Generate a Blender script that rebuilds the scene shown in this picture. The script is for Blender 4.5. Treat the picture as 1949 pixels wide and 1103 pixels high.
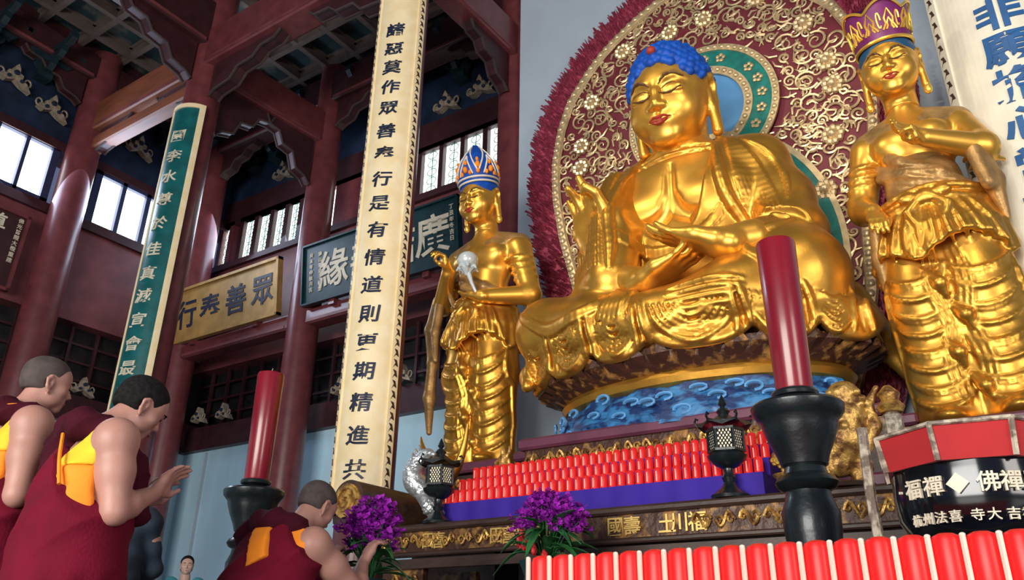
import bpy, math, random
import numpy as np
from math import sin, cos, tan, pi, radians, sqrt, atan2, hypot
from mathutils import Vector, Matrix, Euler
for o in list(bpy.data.objects): bpy.data.objects.remove(o)
SC = bpy.context.scene
COL = SC.collection
# ---------------------------------------------------------------- helpers
def mesh_obj(name, verts, faces, mat=None, parent=None, smooth=False, loc=(0,0,0), rot=(0,0,0), mats=None, midx=None):
    me = bpy.data.meshes.new(name)
    verts = np.asarray(verts, dtype=np.float32).reshape(-1, 3)
    if isinstance(faces, np.ndarray):
        nf, k = faces.shape
        me.vertices.add(len(verts)); me.vertices.foreach_set('co', verts.ravel())
        me.loops.add(nf*k); me.loops.foreach_set('vertex_index', faces.ravel().astype(np.int32))
        me.polygons.add(nf)
        me.polygons.foreach_set('loop_start', np.arange(0, nf*k, k, dtype=np.int32))
        me.polygons.foreach_set('loop_total', np.full(nf, k, dtype=np.int32))
        me.update(calc_edges=True)
    else:
        me.from_pydata([tuple(map(float, v)) for v in verts], [], faces); me.update()
    o = bpy.data.objects.new(name, me); COL.objects.link(o)
    for m in (mats or ([mat] if mat else [])): me.materials.append(m)
    if midx is not None: me.polygons.foreach_set('material_index', np.asarray(midx, dtype=np.int32))
    if smooth: me.polygons.foreach_set('use_smooth', np.ones(len(me.polygons), dtype=bool))
    o.location = loc; o.rotation_euler = rot
    if parent is not None: o.parent = parent
    return o

def tag(o, label=None, cat=None, group=None, kind=None):
    if label: o['label'] = label
    if cat: o['category'] = cat
    if group: o['group'] = group
    if kind: o['kind'] = kind
    return o

def thing(name, label, cat, loc=(0,0,0), rz=0, group=None, kind=None):
    o = bpy.data.objects.new(name, None); COL.objects.link(o)
    o.empty_display_size = .1
    o.location = loc; o.rotation_euler = (0,0,rz)
    return tag(o, label, cat, group, kind)

def dup(root, loc=None, rz=None, label=None, group=None):
    r = root.copy(); COL.objects.link(r)
    if loc is not None: r.location = loc
    if rz is not None: r.rotation_euler = (0,0,rz)
    if label: r['label'] = label
    if group: r['group'] = group
    for ch in list(root.children):
        c = ch.copy(); COL.objects.link(c); c.parent = r
        for g in list(ch.children):
            d = g.copy(); COL.objects.link(d); d.parent = c
    return r

class MB:
    """collects shapes and links them as one mesh object"""
    def __init__(s): s.v = []; s.f = []; s.n = 0; s.mi = []; s.cur = 0
    def add(s, vs, fs):
        b = s.n; s.v += [tuple(map(float, v)) for v in vs]; s.n += len(vs)
        s.f += [tuple(b+i for i in f) for f in fs]; s.mi += [s.cur]*len(fs); return s
    def box(s, c, d, rz=0, ry=0, bev=0):
        cx,cy,cz = c; hx,hy,hz = d[0]/2, d[1]/2, d[2]/2
        if bev:
            b = min(bev, hx*.9, hy*.9, hz*.9); vs=[]
            lv = [(-hz,b),(-hz+b,0),(hz-b,0),(hz,b)]
            for z_,i in lv:
                x_,y_ = hx-i, hy-i
                q = b if i==0 else b*.5
                for sx,sy,o in ((-1,-1,0),(1,-1,1),(1,1,0),(-1,1,1)):
                    p1=(sx*x_, sy*(y_-q), z_); p2=(sx*(x_-q), sy*y_, z_)
                    vs += [p1,p2] if o==0 else [p2,p1]
            fs=[]
            for k in range(3):
                for i in range(8):
                    j=(i+1)%8; fs.append((k*8+i,k*8+j,k*8+8+j,k*8+8+i))
            fs += [tuple(range(7,-1,-1)), tuple(range(24,32))]
        else:
            vs = [(sx*hx,sy*hy,sz*hz) for sz in (-1,1) for sx,sy in ((-1,-1),(1,-1),(1,1),(-1,1))]
            fs = [(3,2,1,0),(4,5,6,7),(0,1,5,4),(1,2,6,5),(2,3,7,6),(3,0,4,7)]
        cr,sr = cos(rz),sin(rz); ca,sa = cos(ry),sin(ry)
        out=[]
        for x,y,z in vs:
            x,z = x*ca+z*sa, -x*sa+z*ca
            out.append((cx+x*cr-y*sr, cy+x*sr+y*cr, cz+z))
        return s.add(out, fs)
    def lathe(s, prof, c=(0,0,0), n=32, cap=True, a0=0, a1=2*pi, sx=1, sy=1, lobes=None):
        full = abs(a1-a0) > 2*pi-1e-4; m = n if full else n+1
        vs=[]
        for r,z in prof:
            for i in range(m):
                a=a0+(a1-a0)*i/n; rr=r*(1 if lobes is None else 1+lobes[1]*abs(sin(a*lobes[0]/2))) 
                vs.append((c[0]+rr*cos(a)*sx, c[1]+rr*sin(a)*sy, c[2]+z))
        fs=[]
        for k in range(len(prof)-1):
            for i in range(n):
                j=(i+1)%m
                fs.append((k*m+i,k*m+j,(k+1)*m+j,(k+1)*m+i))
        if cap and full:
            fs.append(tuple(range(m-1,-1,-1))); fs.append(tuple((len(prof)-1)*m+i for i in range(m)))
        return s.add(vs, fs)
    def tube(s, pts, r, n=8, cap=True, flat=1.0, closed=False):
        pts=[np.array(p,float) for p in pts]; L=len(pts)
        if L<2: return s
        rs = r if hasattr(r,'__len__') else [r]*L
        vs=[]; prev=None
        for i,p in enumerate(pts):
            if closed: t=pts[(i+1)%L]-pts[i-1]
            else: t=pts[min(i+1,L-1)]-pts[max(i-1,0)]
            t/= (np.linalg.norm(t)+1e-9)
            if prev is None:
                a=np.array((0,0,1.)) if abs(t[2])<.9 else np.array((0,1.,0))
            else: a=prev
            u=a-t*(a@t); u/= (np.linalg.norm(u)+1e-9); w=np.cross(t,u); prev=u
            for k in range(n):
                an=2*pi*k/n; vs.append(p+rs[i]*(cos(an)*u*flat+sin(an)*w))
        fs=[]
        for i in range(L if closed else L-1):
            b=((i+1)%L)*n
            for k in range(n):
                j=(k+1)%n; fs.append((i*n+k,i*n+j,b+j,b+k))
        if cap and not closed: fs += [tuple(range(n-1,-1,-1)), tuple((L-1)*n+k for k in range(n))]
        return s.add(vs, fs)
    def ball(s, c, r, n=12, m=8):
        rx,ry,rz = r if hasattr(r,'__len__') else (r,r,r)
        vs=[(c[0],c[1],c[2]-rz)]
        for k in range(1,m):
            t=-pi/2+pi*k/m
            for i in range(n):
                a=2*pi*i/n; vs.append((c[0]+rx*cos(t)*cos(a),c[1]+ry*cos(t)*sin(a),c[2]+rz*sin(t)))
        vs.append((c[0],c[1],c[2]+rz)); fs=[]
        for i in range(n): fs.append((0,1+(i+1)%n,1+i))
        for k in range(m-2):
            for i in range(n):
                j=(i+1)%n; fs.append((1+k*n+i,1+k*n+j,1+(k+1)*n+j,1+(k+1)*n+i))
        T=len(vs)-1; b=1+(m-2)*n
        for i in range(n): fs.append((b+i,b+(i+1)%n,T))
        return s.add(vs,fs)
    def prism(s, poly, y0, y1, plane='xz', inv=False):
        """polygon extruded along the axis missing from plane"""
        n=len(poly); vs=[]
        for d in (y0,y1):
            for a,b in poly:
                vs.append((a,d,b) if plane=='xz' else ((a,b,d) if plane=='xy' else (d,a,b)))
        fs=[tuple(range(n)),tuple(range(2*n-1,n-1,-1))]+[((i+1)%n,i,n+i,n+(i+1)%n) for i in range(n)]
        return s.add(vs,fs)
    def sheet(s, P, thick=0):
        """grid of points P[i][j] as a surface, doubled to a slab when thick"""
        P=np.asarray(P,float); a,b,_=P.shape
        idx=lambda i,j:i*b+j
        fs=[(idx(i,j),idx(i,j+1),idx(i+1,j+1),idx(i+1,j)) for i in range(a-1) for j in range(b-1)]
        if not thick: return s.add(P.reshape(-1,3),fs)
        du=np.gradient(P,axis=0); dv=np.gradient(P,axis=1); N=np.cross(dv,du); N/= (np.linalg.norm(N,axis=2,keepdims=True)+1e-9)
        Q=P-N*thick; o=a*b
        fs2=[tuple(o+q for q in reversed(f)) for f in fs]
        ed=[]
        for i in range(a-1):
            ed+=[(idx(i,0),idx(i+1,0),o+idx(i+1,0),o+idx(i,0)),(idx(i+1,b-1),idx(i,b-1),o+idx(i,b-1),o+idx(i+1,b-1))]
        for j in range(b-1):
            ed+=[(idx(0,j+1),idx(0,j),o+idx(0,j),o+idx(0,j+1)),(idx(a-1,j),idx(a-1,j+1),o+idx(a-1,j+1),o+idx(a-1,j))]
        return s.add(np.concatenate([P.reshape(-1,3),Q.reshape(-1,3)]),fs+fs2+ed)
    def build(s, name, mat, parent=None, smooth=False, loc=(0,0,0), rot=(0,0,0), mats=None):
        o=mesh_obj(name, s.v, s.f, mat, parent, smooth, loc, rot, mats, s.mi if mats else None)
        if smooth=='auto' or smooth is True:
            try: o.data.set_sharp_from_angle(angle=radians(42))
            except Exception: pass
        return o

# ---------------------------------------------------------------- sculpting in a distance field
class Sculpt:
    def __init__(s, lo, hi, h):
        s.lo=np.array(lo,float); s.h=h
        s.n=np.ceil((np.array(hi,float)-s.lo)/h).astype(int)+1
        s.D=np.full(s.n, 1.0, np.float32)
        s.ax=[(s.lo[i]+h*np.arange(s.n[i])).astype(np.float32) for i in range(3)]
    def win(s, lo, hi):
        a=np.maximum(np.floor((np.asarray(lo)-s.lo)/s.h).astype(int),0); b=np.minimum(np.ceil((np.asarray(hi)-s.lo)/s.h).astype(int)+1,s.n)
        if np.any(b<=a): return None
        sl=tuple(slice(a[i],b[i]) for i in range(3))
        X=s.ax[0][sl[0]][:,None,None]; Y=s.ax[1][sl[1]][None,:,None]; Z=s.ax[2][sl[2]][None,None,:]
        return sl,X,Y,Z
    def mix(s, sl, d, k, op):
        A=s.D[sl]
        if op=='sub': d=-d
        if k<=0: s.D[sl]=np.minimum(A,d) if op=='add' else np.maximum(A,d); return
        if op=='add':
            hh=np.clip(.5+.5*(A-d)/k,0,1); s.D[sl]=A+(d-A)*hh-k*hh*(1-hh)
        else:
            hh=np.clip(.5-.5*(A-d)/k,0,1); s.D[sl]=A+(d-A)*hh+k*hh*(1-hh)
    def cone(s, a, b, ra, rb, k=.05, op='add'):
        a=np.asarray(a,float); b=np.asarray(b,float); m=max(ra,rb)+max(k,s.h)*1.6+s.h
        w=s.win(np.minimum(a,b)-m,np.maximum(a,b)+m)
        if w is None: return s
        sl,X,Y,Z=w; d=b-a; L=float(d@d)+1e-12
        t=np.clip(((X-a[0])*d[0]+(Y-a[1])*d[1]+(Z-a[2])*d[2])/L,0,1)
        q=np.sqrt((X-a[0]-t*d[0])**2+(Y-a[1]-t*d[1])**2+(Z-a[2]-t*d[2])**2)-(ra+(rb-ra)*t)
        s.mix(sl,q.astype(np.float32),k,op); return s
    def chain(s, pts, rs, k=.05, op='add'):
        if not hasattr(rs,'__len__'): rs=[rs]*len(pts)
        for i in range(len(pts)-1): s.cone(pts[i],pts[i+1],rs[i],rs[i+1],k,op)
        return s
    def ell(s, c, r, k=.05, op='add', rx=0, ry=0, rz=0, R=None):
        c=np.asarray(c,float); r=np.asarray(r,float); m=float(r.max())+max(k,s.h)*1.6+s.h
        w=s.win(c-m,c+m)
        if w is None: return s
        sl,X,Y,Z=w; X=X-c[0];Y=Y-c[1];Z=Z-c[2]
        if rx or ry or rz: R=np.array(Euler((rx,ry,rz)).to_matrix())
        if R is not None:
            X,Y,Z=(R[0,0]*X+R[1,0]*Y+R[2,0]*Z, R[0,1]*X+R[1,1]*Y+R[2,1]*Z, R[0,2]*X+R[1,2]*Y+R[2,2]*Z)
        k0=np.sqrt((X/r[0])**2+(Y/r[1])**2+(Z/r[2])**2); k1=np.sqrt((X/r[0]**2)**2+(Y/r[1]**2)**2+(Z/r[2]**2)**2)
        q=k0*(k0-1)/(k1+1e-6)
        s.mix(sl,q.astype(np.float32),k,op); return s
    def box(s, c, hd, rad=.02, k=.02, op='add', rz=0):
        c=np.asarray(c,float); hd=np.asarray(hd,float); m=float(np.linalg.norm(hd))+max(k,s.h)*1.6
        w=s.win(c-m,c+m)
        if w is None: return s
        sl,X,Y,Z=w; X=X-c[0];Y=Y-c[1];Z=Z-c[2]
        if rz: X,Y=X*cos(rz)+Y*sin(rz),-X*sin(rz)+Y*cos(rz)
        qx=np.abs(X)-hd[0]+rad;qy=np.abs(Y)-hd[1]+rad;qz=np.abs(Z)-hd[2]+rad
        q=np.sqrt(np.maximum(qx,0)**2+np.maximum(qy,0)**2+np.maximum(qz,0)**2)+np.minimum(np.maximum(qx,np.maximum(qy,qz)),0)-rad
        s.mix(sl,q.astype(np.float32),k,op); return s
    def cut(s, p, n):
        """keep only the side of the plane the normal points away from"""
        n=np.asarray(n,float); n/=np.linalg.norm(n); X=s.ax[0][:,None,None];Y=s.ax[1][None,:,None];Z=s.ax[2][None,None,:]
        s.D=np.maximum(s.D,((X-p[0])*n[0]+(Y-p[1])*n[1]+(Z-p[2])*n[2]).astype(np.float32)); return s
    def shell(s, other_D, off):
        s.D=np.minimum(s.D, other_D-off); return s
    def disp(s, fn):
        X=s.ax[0][:,None,None];Y=s.ax[1][None,:,None];Z=s.ax[2][None,None,:]
        s.D=(s.D+fn(X,Y,Z)).astype(np.float32); return s
    def snap(s): s.B=s.D.copy(); return s
    def front(s, x, z, sgn=-1, y0=None):
        """y of the first surface met coming from the front (sgn -1: from -y) at x, z of the snapped field"""
        fx=(x-s.lo[0])/s.h; fz=(z-s.lo[2])/s.h
        i=int(np.clip(fx,0,s.n[0]-2)); k=int(np.clip(fz,0,s.n[2]-2)); u=min(max(fx-i,0),1); v=min(max(fz-k,0),1)
        c=(s.B[i,:,k]*(1-u)*(1-v)+s.B[i+1,:,k]*u*(1-v)+s.B[i,:,k+1]*(1-u)*v+s.B[i+1,:,k+1]*u*v)
        ys=s.ax[1]; r=range(len(c)) if sgn<0 else range(len(c)-1,-1,-1); p=None
        for j in r:
            if y0 is not None and (ys[j]<y0 if sgn<0 else ys[j]>y0): p=j; continue
            if c[j]<=0:
                if p is None or c[p]<=0: return float(ys[j])
                t=c[p]/(c[p]-c[j]+1e-9); return float(ys[p]+(ys[j]-ys[p])*t)
            p=j
        return None
    def radial(s, cx, cy, a, z, rmax=3.):
        """point of the first surface met coming in along angle a towards the axis (cx,cy)"""
        rr=np.arange(rmax,0,-s.h*.5); px=cx+rr*cos(a); py=cy+rr*sin(a)
        i=np.round((px-s.lo[0])/s.h).astype(int); j=np.round((py-s.lo[1])/s.h).astype(int); k=int(round((z-s.lo[2])/s.h))
        ok=(i>=0)&(i<s.n[0])&(j>=0)&(j<s.n[1])&(0<=k<s.n[2])
        val=np.full(len(rr),1.); val[ok]=s.B[i[ok],j[ok],k]
        q=np.where(val<=0)[0]
        return None if not len(q) else (px[q[0]],py[q[0]],z)
    def ridge(s, xz, r=.03, k=.03, sgn=-1, sink=.3, op='add', n=14, y0=None):
        """a fold that follows the snapped surface along a curve given in the front view"""
        P=[]
        for x,z in spline(xz,n):
            y=s.front(x,z,sgn,y0)
            if y is not None: P.append((x,y-sgn*r*sink*(1 if op=='add' else -0.2),z))
        L=len(P)
        for i in range(L-1):
            if abs(P[i+1][1]-P[i][1])>.5: continue
            f0=min(1,.45+2.2*min(i,L-1-i)/max(L,1)); f1=min(1,.45+2.2*min(i+1,L-2-i)/max(L,1))
            s.cone(P[i],P[i+1],r*f0,r*max(f1,.4),k,op)
        return s
    def mesh(s):
        return surface_net(s.D, s.lo, s.h)

def spline(p, n=14):
    p=[np.array(q,float) for q in p]
    if len(p)<3:
        return [tuple(p[0]+(p[-1]-p[0])*t) for t in np.linspace(0,1,n)]
    q=[2*p[0]-p[1]]+p+[2*p[-1]-p[-2]]; out=[]; m=len(p)-1
    for t in np.linspace(0,m-1e-6,n):
        i=int(t); u=t-i; a,b,c,d=q[i:i+4]
        out.append(tuple(.5*((2*b)+(c-a)*u+(2*a-5*b+4*c-d)*u*u+(3*b-a-3*c+d)*u**3)))
    return out

def surface_net(D, lo, h):
    D=np.pad(D,1,constant_values=1.0); lo=np.asarray(lo)-h
    S=D<0; nx,ny,nz=D.shape
    cnt=np.zeros((nx-1,ny-1,nz-1),np.int8)
    for a in (0,1):
        for b in (0,1):
            for c in (0,1): cnt+=S[a:nx-1+a,b:ny-1+b,c:nz-1+c]
    act=(cnt>0)&(cnt<8); ids=np.full(act.shape,-1,np.int32); I=np.argwhere(act); ids[act]=np.arange(len(I))
    acc=np.zeros((len(I),3),np.float64); num=np.zeros(len(I))
    cs=[(0,0,0),(1,0,0),(0,1,0),(1,1,0),(0,0,1),(1,0,1),(0,1,1),(1,1,1)]
    V=[D[I[:,0]+c[0],I[:,1]+c[1],I[:,2]+c[2]] for c in cs]
    for e0,e1 in ((0,1),(2,3),(4,5),(6,7),(0,2),(1,3),(4,6),(5,7),(0,4),(1,5),(2,6),(3,7)):
        m=(V[e0]<0)!=(V[e1]<0); t=np.where(m,V[e0]/(V[e0]-V[e1]+1e-12),0)
        for q in range(3):
            acc[:,q]+=np.where(m,cs[e0][q]+t*(cs[e1][q]-cs[e0][q]),0)
        num+=m
    P=lo+h*(I+acc/np.maximum(num,1)[:,None])
    Q=[]
    for ax in range(3):
        sl0=[slice(None)]*3; sl1=[slice(None)]*3; sl0[ax]=slice(0,-1); sl1[ax]=slice(1,None)
        a=S[tuple(sl0)]; b=S[tuple(sl1)]; E=np.argwhere(a!=b); fl=a[E[:,0],E[:,1],E[:,2]]
        u,v=[(1,2),(2,0),(0,1)][ax]
        ok=(E[:,u]>0)&(E[:,v]>0)&(E[:,u]<ids.shape[u])&(E[:,v]<ids.shape[v]); E=E[ok]; fl=fl[ok]
        def g(du,dv):
            F=E.copy(); F[:,u]-=du; F[:,v]-=dv; return ids[F[:,0],F[:,1],F[:,2]]
        q=np.stack([g(1,1),g(0,1),g(0,0),g(1,0)],1); q[~fl]=q[~fl][:,::-1]; Q.append(q)
    return P, np.concatenate(Q)

def relax(P, Q, it=2, f=.5):
    n=len(P)
    for _ in range(it):
        A=np.zeros_like(P); c=np.zeros(n)
        for a,b in ((0,1),(1,2),(2,3),(3,0)):
            for p,q in ((a,b),(b,a)):
                for ax in range(3): A[:,ax]+=np.bincount(Q[:,p],P[Q[:,q],ax],n)
                c+=np.bincount(Q[:,p],minlength=n)
        P=P+f*(A/np.maximum(c,1)[:,None]-P)
    return P
# ---------------------------------------------------------------- camera
W_PX, H_PX, F_PX = 1949, 1103, 1543.0
PITCH, ROLL, HEAD = radians(24.1), radians(0.9), radians(34.0)
_h = np.array([-sin(HEAD), cos(HEAD), 0]); _r = np.array([cos(HEAD), sin(HEAD), 0]); _z = np.array([0, 0, 1.])
_f = _h*cos(PITCH)+_z*sin(PITCH); _u = -_h*sin(PITCH)+_z*cos(PITCH)
_right = _r*cos(ROLL)+_u*sin(ROLL); _up = -_r*sin(ROLL)+_u*cos(ROLL)
cam = bpy.data.cameras.new('camera'); camo = bpy.data.objects.new('camera', cam); COL.objects.link(camo)
camo.matrix_world = Matrix(((_right[0],_up[0],-_f[0],0),(_right[1],_up[1],-_f[1],0),(_right[2],_up[2],-_f[2],.6),(0,0,0,1)))
cam.sensor_width = 36; cam.lens = 36*F_PX/W_PX; cam.clip_start = .05; cam.clip_end = 200
SC.camera = camo
# ---------------------------------------------------------------- light
wd = bpy.data.worlds.new('world'); SC.world = wd; wd.use_nodes = True
bg = wd.node_tree.nodes['Background']; bg.inputs[0].default_value = (.42,.50,.85,1); bg.inputs[1].default_value = .16
SC.view_settings.view_transform = 'Standard'; SC.view_settings.look = 'None'; SC.view_settings.gamma = 1
SC.view_settings.exposure = 0.68; SC.view_settings.use_curve_mapping = False
def area(name, loc, target, sx, sy, watts, col=(1,1,1), spread=pi):
    l = bpy.data.lights.new(name, 'AREA'); l.shape = 'RECTANGLE'; l.size = sx; l.size_y = sy; l.energy = watts; l.color = col; l.spread = spread
    o = bpy.data.objects.new(name, l); COL.objects.link(o); o.location = loc
    o.rotation_euler = (Vector(target)-Vector(loc)).to_track_quat('-Z','Y').to_euler(); return o
def spot(name, loc, target, watts, ang, col=(1,1,1), r=.15, blend=.6):
    l = bpy.data.lights.new(name, 'SPOT'); l.energy = watts; l.spot_size = radians(ang); l.spot_blend = blend; l.color = col; l.shadow_soft_size = r
    o = bpy.data.objects.new(name, l); COL.objects.link(o); o.location = loc
    o.rotation_euler = (Vector(target)-Vector(loc)).to_track_quat('-Z','Y').to_euler(); return o
# daylight through the open hall doors behind the camera
area('hall_door_daylight', (-1.5,-7.5,2.6), (-2.6,6.5,4.2), 7, 4.4, 980, (1,.95,.86))
area('side_door_daylight', (7.5,-1.5,2.8), (-2.5,6.8,4.0), 3.2, 4.2, 260, (1,.92,.82))
# temple spotlights on the beams, aimed at the statues
spot('altar_spotlight', (-4.6,0.4,8.2), (-2.6,6.6,5.0), 400, 46, (1,.86,.64), .25)
spot('altar_spotlight', (0.6,0.8,7.8), (-1.2,6.8,4.6), 300, 46, (1,.86,.64), .25)
# skylight coming in at the clerestory windows
area('window_daylight', (-13.0,5.2,7.9), (-9.5,4.6,6.6), 3.6, 1.0, 90, (.62,.75,1))
area('window_daylight', (-11.8,8.7,8.0), (-11.0,5.0,5.6), 2.2, .9, 26, (.62,.75,1))
# ---------------------------------------------------------------- materials
def mat(name, col, rough=.5, metal=0, var=.12, scale=6, bump=0, bscale=40, emit=None, estr=0, spec=.5, coat=0, sheen=0, sss=0, col2=None, lo=.35, hi=.65, detail=4, stretch=(1,1,1)):
    m = bpy.data.materials.new(name); m.use_nodes = True; nt = m.node_tree; N = nt.nodes; L = nt.links
    b = N['Principled BSDF']; b.inputs['Roughness'].default_value = rough; b.inputs['Metallic'].default_value = metal
    b.inputs['Specular IOR Level'].default_value = spec; b.inputs['Coat Weight'].default_value = coat; b.inputs['Coat Roughness'].default_value = .12
    if sheen: b.inputs['Sheen Weight'].default_value = sheen
    if sss: b.inputs['Subsurface Weight'].default_value = sss; b.inputs['Subsurface Radius'].default_value = (.02,.008,.004)
    tc = N.new('ShaderNodeTexCoord'); mp = N.new('ShaderNodeMapping'); mp.inputs['Scale'].default_value = stretch; L.new(tc.outputs['Object'], mp.inputs['Vector'])
    nz = N.new('ShaderNodeTexNoise'); nz.inputs['Scale'].default_value = scale; nz.inputs['Detail'].default_value = detail; L.new(mp.outputs[0], nz.inputs['Vector'])
    rp = N.new('ShaderNodeValToRGB'); rp.color_ramp.elements[0].position = lo; rp.color_ramp.elements[1].position = hi
    c2 = col2 or tuple(min(1,c*(1+var)) for c in col); c1 = col if col2 else tuple(c*(1-var) for c in col)
    rp.color_ramp.elements[0].color = (*c1,1); rp.color_ramp.elements[1].color = (*c2,1)
    L.new(nz.outputs['Fac'], rp.inputs['Fac']); L.new(rp.outputs['Color'], b.inputs['Base Color'])
    if bump:
        n2 = N.new('ShaderNodeTexNoise'); n2.inputs['Scale'].default_value = bscale; n2.inputs['Detail'].default_value = 3; L.new(mp.outputs[0], n2.inputs['Vector'])
        bp = N.new('ShaderNodeBump'); bp.inputs['Strength'].default_value = bump; bp.inputs['Distance'].default_value = .02; L.new(n2.outputs['Fac'], bp.inputs['Height']); L.new(bp.outputs[0], b.inputs['Normal'])
    if estr:
        b.inputs['Emission Color'].default_value = (*(emit or col),1); b.inputs['Emission Strength'].default_value = estr
    return m
M = {}
M['gold'] = mat('gilded', (.66,.345,.055), .38, .86, .14, 3, .10, 14)
M['gold_dull'] = mat('gilded_worn', (.44,.26,.095), .46, .55, .25, 8, .25, 30)
M['gold_face'] = mat('gilded_face', (.80,.43,.07), .36, .78, .08, 3)
M['hair_blue'] = mat('blue_paint', (.006,.070,.42), .5, 0, .2, 12, spec=.3)
M['lip_red'] = mat('red_lip_paint', (.33,.035,.022), .45, spec=.3)
M['line_dark'] = mat('dark_line_paint', (.10,.045,.015), .5)
M['white_paint'] = mat('white_paint', (.75,.70,.6), .5)
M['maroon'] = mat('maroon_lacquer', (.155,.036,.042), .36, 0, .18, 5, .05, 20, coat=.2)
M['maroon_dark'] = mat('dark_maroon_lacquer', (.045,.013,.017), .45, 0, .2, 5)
M['maroon_panel'] = mat('maroon_boards', (.175,.048,.055), .45, 0, .2, 3, .05, 12)
M['orange_lit_wood'] = mat('orange_lit_brown_wood', (.19,.058,.028), .5, 0, .2, 4, stretch=(.4,3,3))  # brown wood with the orange light on it put into the colour
M['navy'] = mat('navy_painted_boards', (.008,.020,.052), .55, 0, .4, 3)
M['black_wood'] = mat('blackened_wood', (.010,.010,.013), .5, 0, .5, 4)
M['blue_wall'] = mat('pale_blue_plaster', (.50,.76,.93), .6, 0, .07, 2.5, stretch=(1,1,.35))
M['grey_wall'] = mat('pale_grey_plaster', (.44,.53,.63), .7, 0, .05, 1.3)
M['floor'] = mat('stone_floor', (.16,.15,.14), .4, 0, .2, 2)
M['frame_blue'] = mat('window_frame_paint', (.025,.035,.10), .5)
M['pane'] = mat('daylit_pane', (.9,.95,1), .4, emit=(.86,.93,1), estr=4.2)
M['pane_paper'] = mat('daylit_paper_pane', (.8,.9,.85), .5, emit=(.78,.88,.82), estr=2.0)
M['bracket_gold'] = mat('bracket_pale_gilt', (.40,.33,.25), .5, .25, .3, 14)
M['coffer_line'] = mat('coffer_pale_moulding', (.13,.10,.09), .5)
M['cream'] = mat('cream_lacquer', (.92,.74,.42), .5, 0, .10, 6, .06, 30, col2=(.98,.84,.56))
M['cream_pale'] = mat('pale_cream_lacquer', (.74,.71,.60), .5, 0, .06, 4, .05, 30)
M['teal'] = mat('teal_lacquer', (.004,.115,.125), .4, 0, .2, 6)
M['teal_dark'] = mat('dark_teal_lacquer', (.004,.036,.045), .4, 0, .2, 6)
M['plaque_gold'] = mat('gold_ground', (.46,.28,.09), .5, .2, .15, 5)
M['ink'] = mat('dark_blue_ink', (.012,.022,.06), .5)
M['ink_blue'] = mat('bright_blue_ink', (.010,.090,.28), .5)
M['char_white'] = mat('ivory_lettering', (.72,.66,.52), .5)
M['char_gold'] = mat('gilt_lettering', (.75,.50,.15), .4, .5)
M['robe'] = mat('crimson_robe_cloth', (.135,.003,.018), .9, 0, .15, 5, .15, 90, spec=.2)
M['robe_dark'] = mat('dark_maroon_shawl_cloth', (.045,.002,.010), .9, 0, .2, 5, .15, 90, spec=.2)
M['yellow_cloth'] = mat('yellow_cloth', (.80,.50,.02), .8, 0, .12, 8, .1, 60)
M['orange_cloth'] = mat('orange_cloth', (.90,.26,.01), .8, 0, .10, 8, .1, 60)
M['skin'] = mat('skin', (.42,.215,.175), .5, 0, .06, 9, sss=.08)
M['skin_pale'] = mat('pale_skin', (.60,.38,.31), .5, 0, .05, 9, sss=.08)
M['stubble'] = mat('shaved_scalp', (.060,.045,.044), .8, 0, .2, 30)
M['black_hair'] = mat('short_black_hair', (.010,.009,.010), .85, 0, .4, 60, .3, 200, spec=.15)
M['iron'] = mat('black_iron', (.012,.018,.022), .34, .3, .3, 9, .08, 40, coat=.2)
M['candle_red'] = mat('red_wax', (.22,.008,.020), .30, 0, .12, 3, coat=.35, sss=.1)
M['cup_red'] = mat('glowing_red_plastic', (.44,.004,.006), .38, 0, .25, 9, emit=(1,.03,.025), estr=.22, spec=.35)
M['painted_glint'] = mat('glowing_pink_glint', (.80,.34,.28), .3, emit=(1,.42,.34), estr=.45)  # pale glowing colour for the highlights added to the red plastic
M['blue_cloth'] = mat('violet_blue_cloth', (.035,.010,.30), .8, 0, .12, 3)
M['carved'] = mat('carved_gilt_wood', (.060,.022,.012), .45, .1, .1, 9, .6, 16, col2=(.40,.20,.05), lo=.52, hi=.66)
M['carved_bright'] = mat('bright_carved_gilt', (.20,.09,.03), .4, .5, .1, 14, .7, 20, col2=(.70,.42,.11), lo=.40, hi=.58)
M['cornice'] = mat('violet_brown_lacquer', (.13,.035,.07), .4, 0, .2, 4)
M['wood_dark'] = mat('dark_brown_wood', (.050,.026,.020), .45, 0, .3, 5, .1, 20, stretch=(1,4,4))
M['panel_maroon'] = mat('nimbus_maroon', (.165,.022,.036), .5, 0, .15, 6)
M['scroll_gold'] = mat('pale_gilt_scrollwork', (.74,.58,.34), .38, .55, .15, 12)
M['halo_teal'] = mat('halo_teal', (.006,.17,.15), .45, 0, .25, 10)
M['halo_blue'] = mat('halo_blue', (.09,.30,.62), .5, 0, .12, 4)
M['fringe'] = mat('crimson_flame_carving', (.42,.065,.12), .5, 0, .3, 14)
M['waves'] = mat('painted_blue_waves', (.006,.030,.13), .45, 0, .1, 7, .4, 12, col2=(.035,.20,.46), lo=.44, hi=.60, stretch=(1,1,2.2))
M['lattice'] = mat('lantern_paper', (.75,.66,.46), .5, emit=(1,.86,.60), estr=.25)
M['silver'] = mat('silvered_scales', (.62,.66,.68), .32, .7, .3, 30, .5, 40)
M['purple_flower'] = mat('purple_petals', (.36,.016,.46), .6, 0, .3, 20)
M['leaf'] = mat('green_leaves', (.018,.11,.030), .5, 0, .4, 10)
M['red_flower'] = mat('red_petals', (.55,.012,.02), .55)
M['bowl'] = mat('black_glossy_bronze', (.008,.010,.014), .12, .5, .2, 6, coat=.6)
M['red_velvet'] = mat('red_velvet', (.42,.008,.012), .75, 0, .10, 5, sheen=.2)
M['trim_grey'] = mat('patterned_grey_trim', (.18,.14,.11), .5, 0, .1, 22, .3, 40, col2=(.52,.46,.36), lo=.45, hi=.58)
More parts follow.
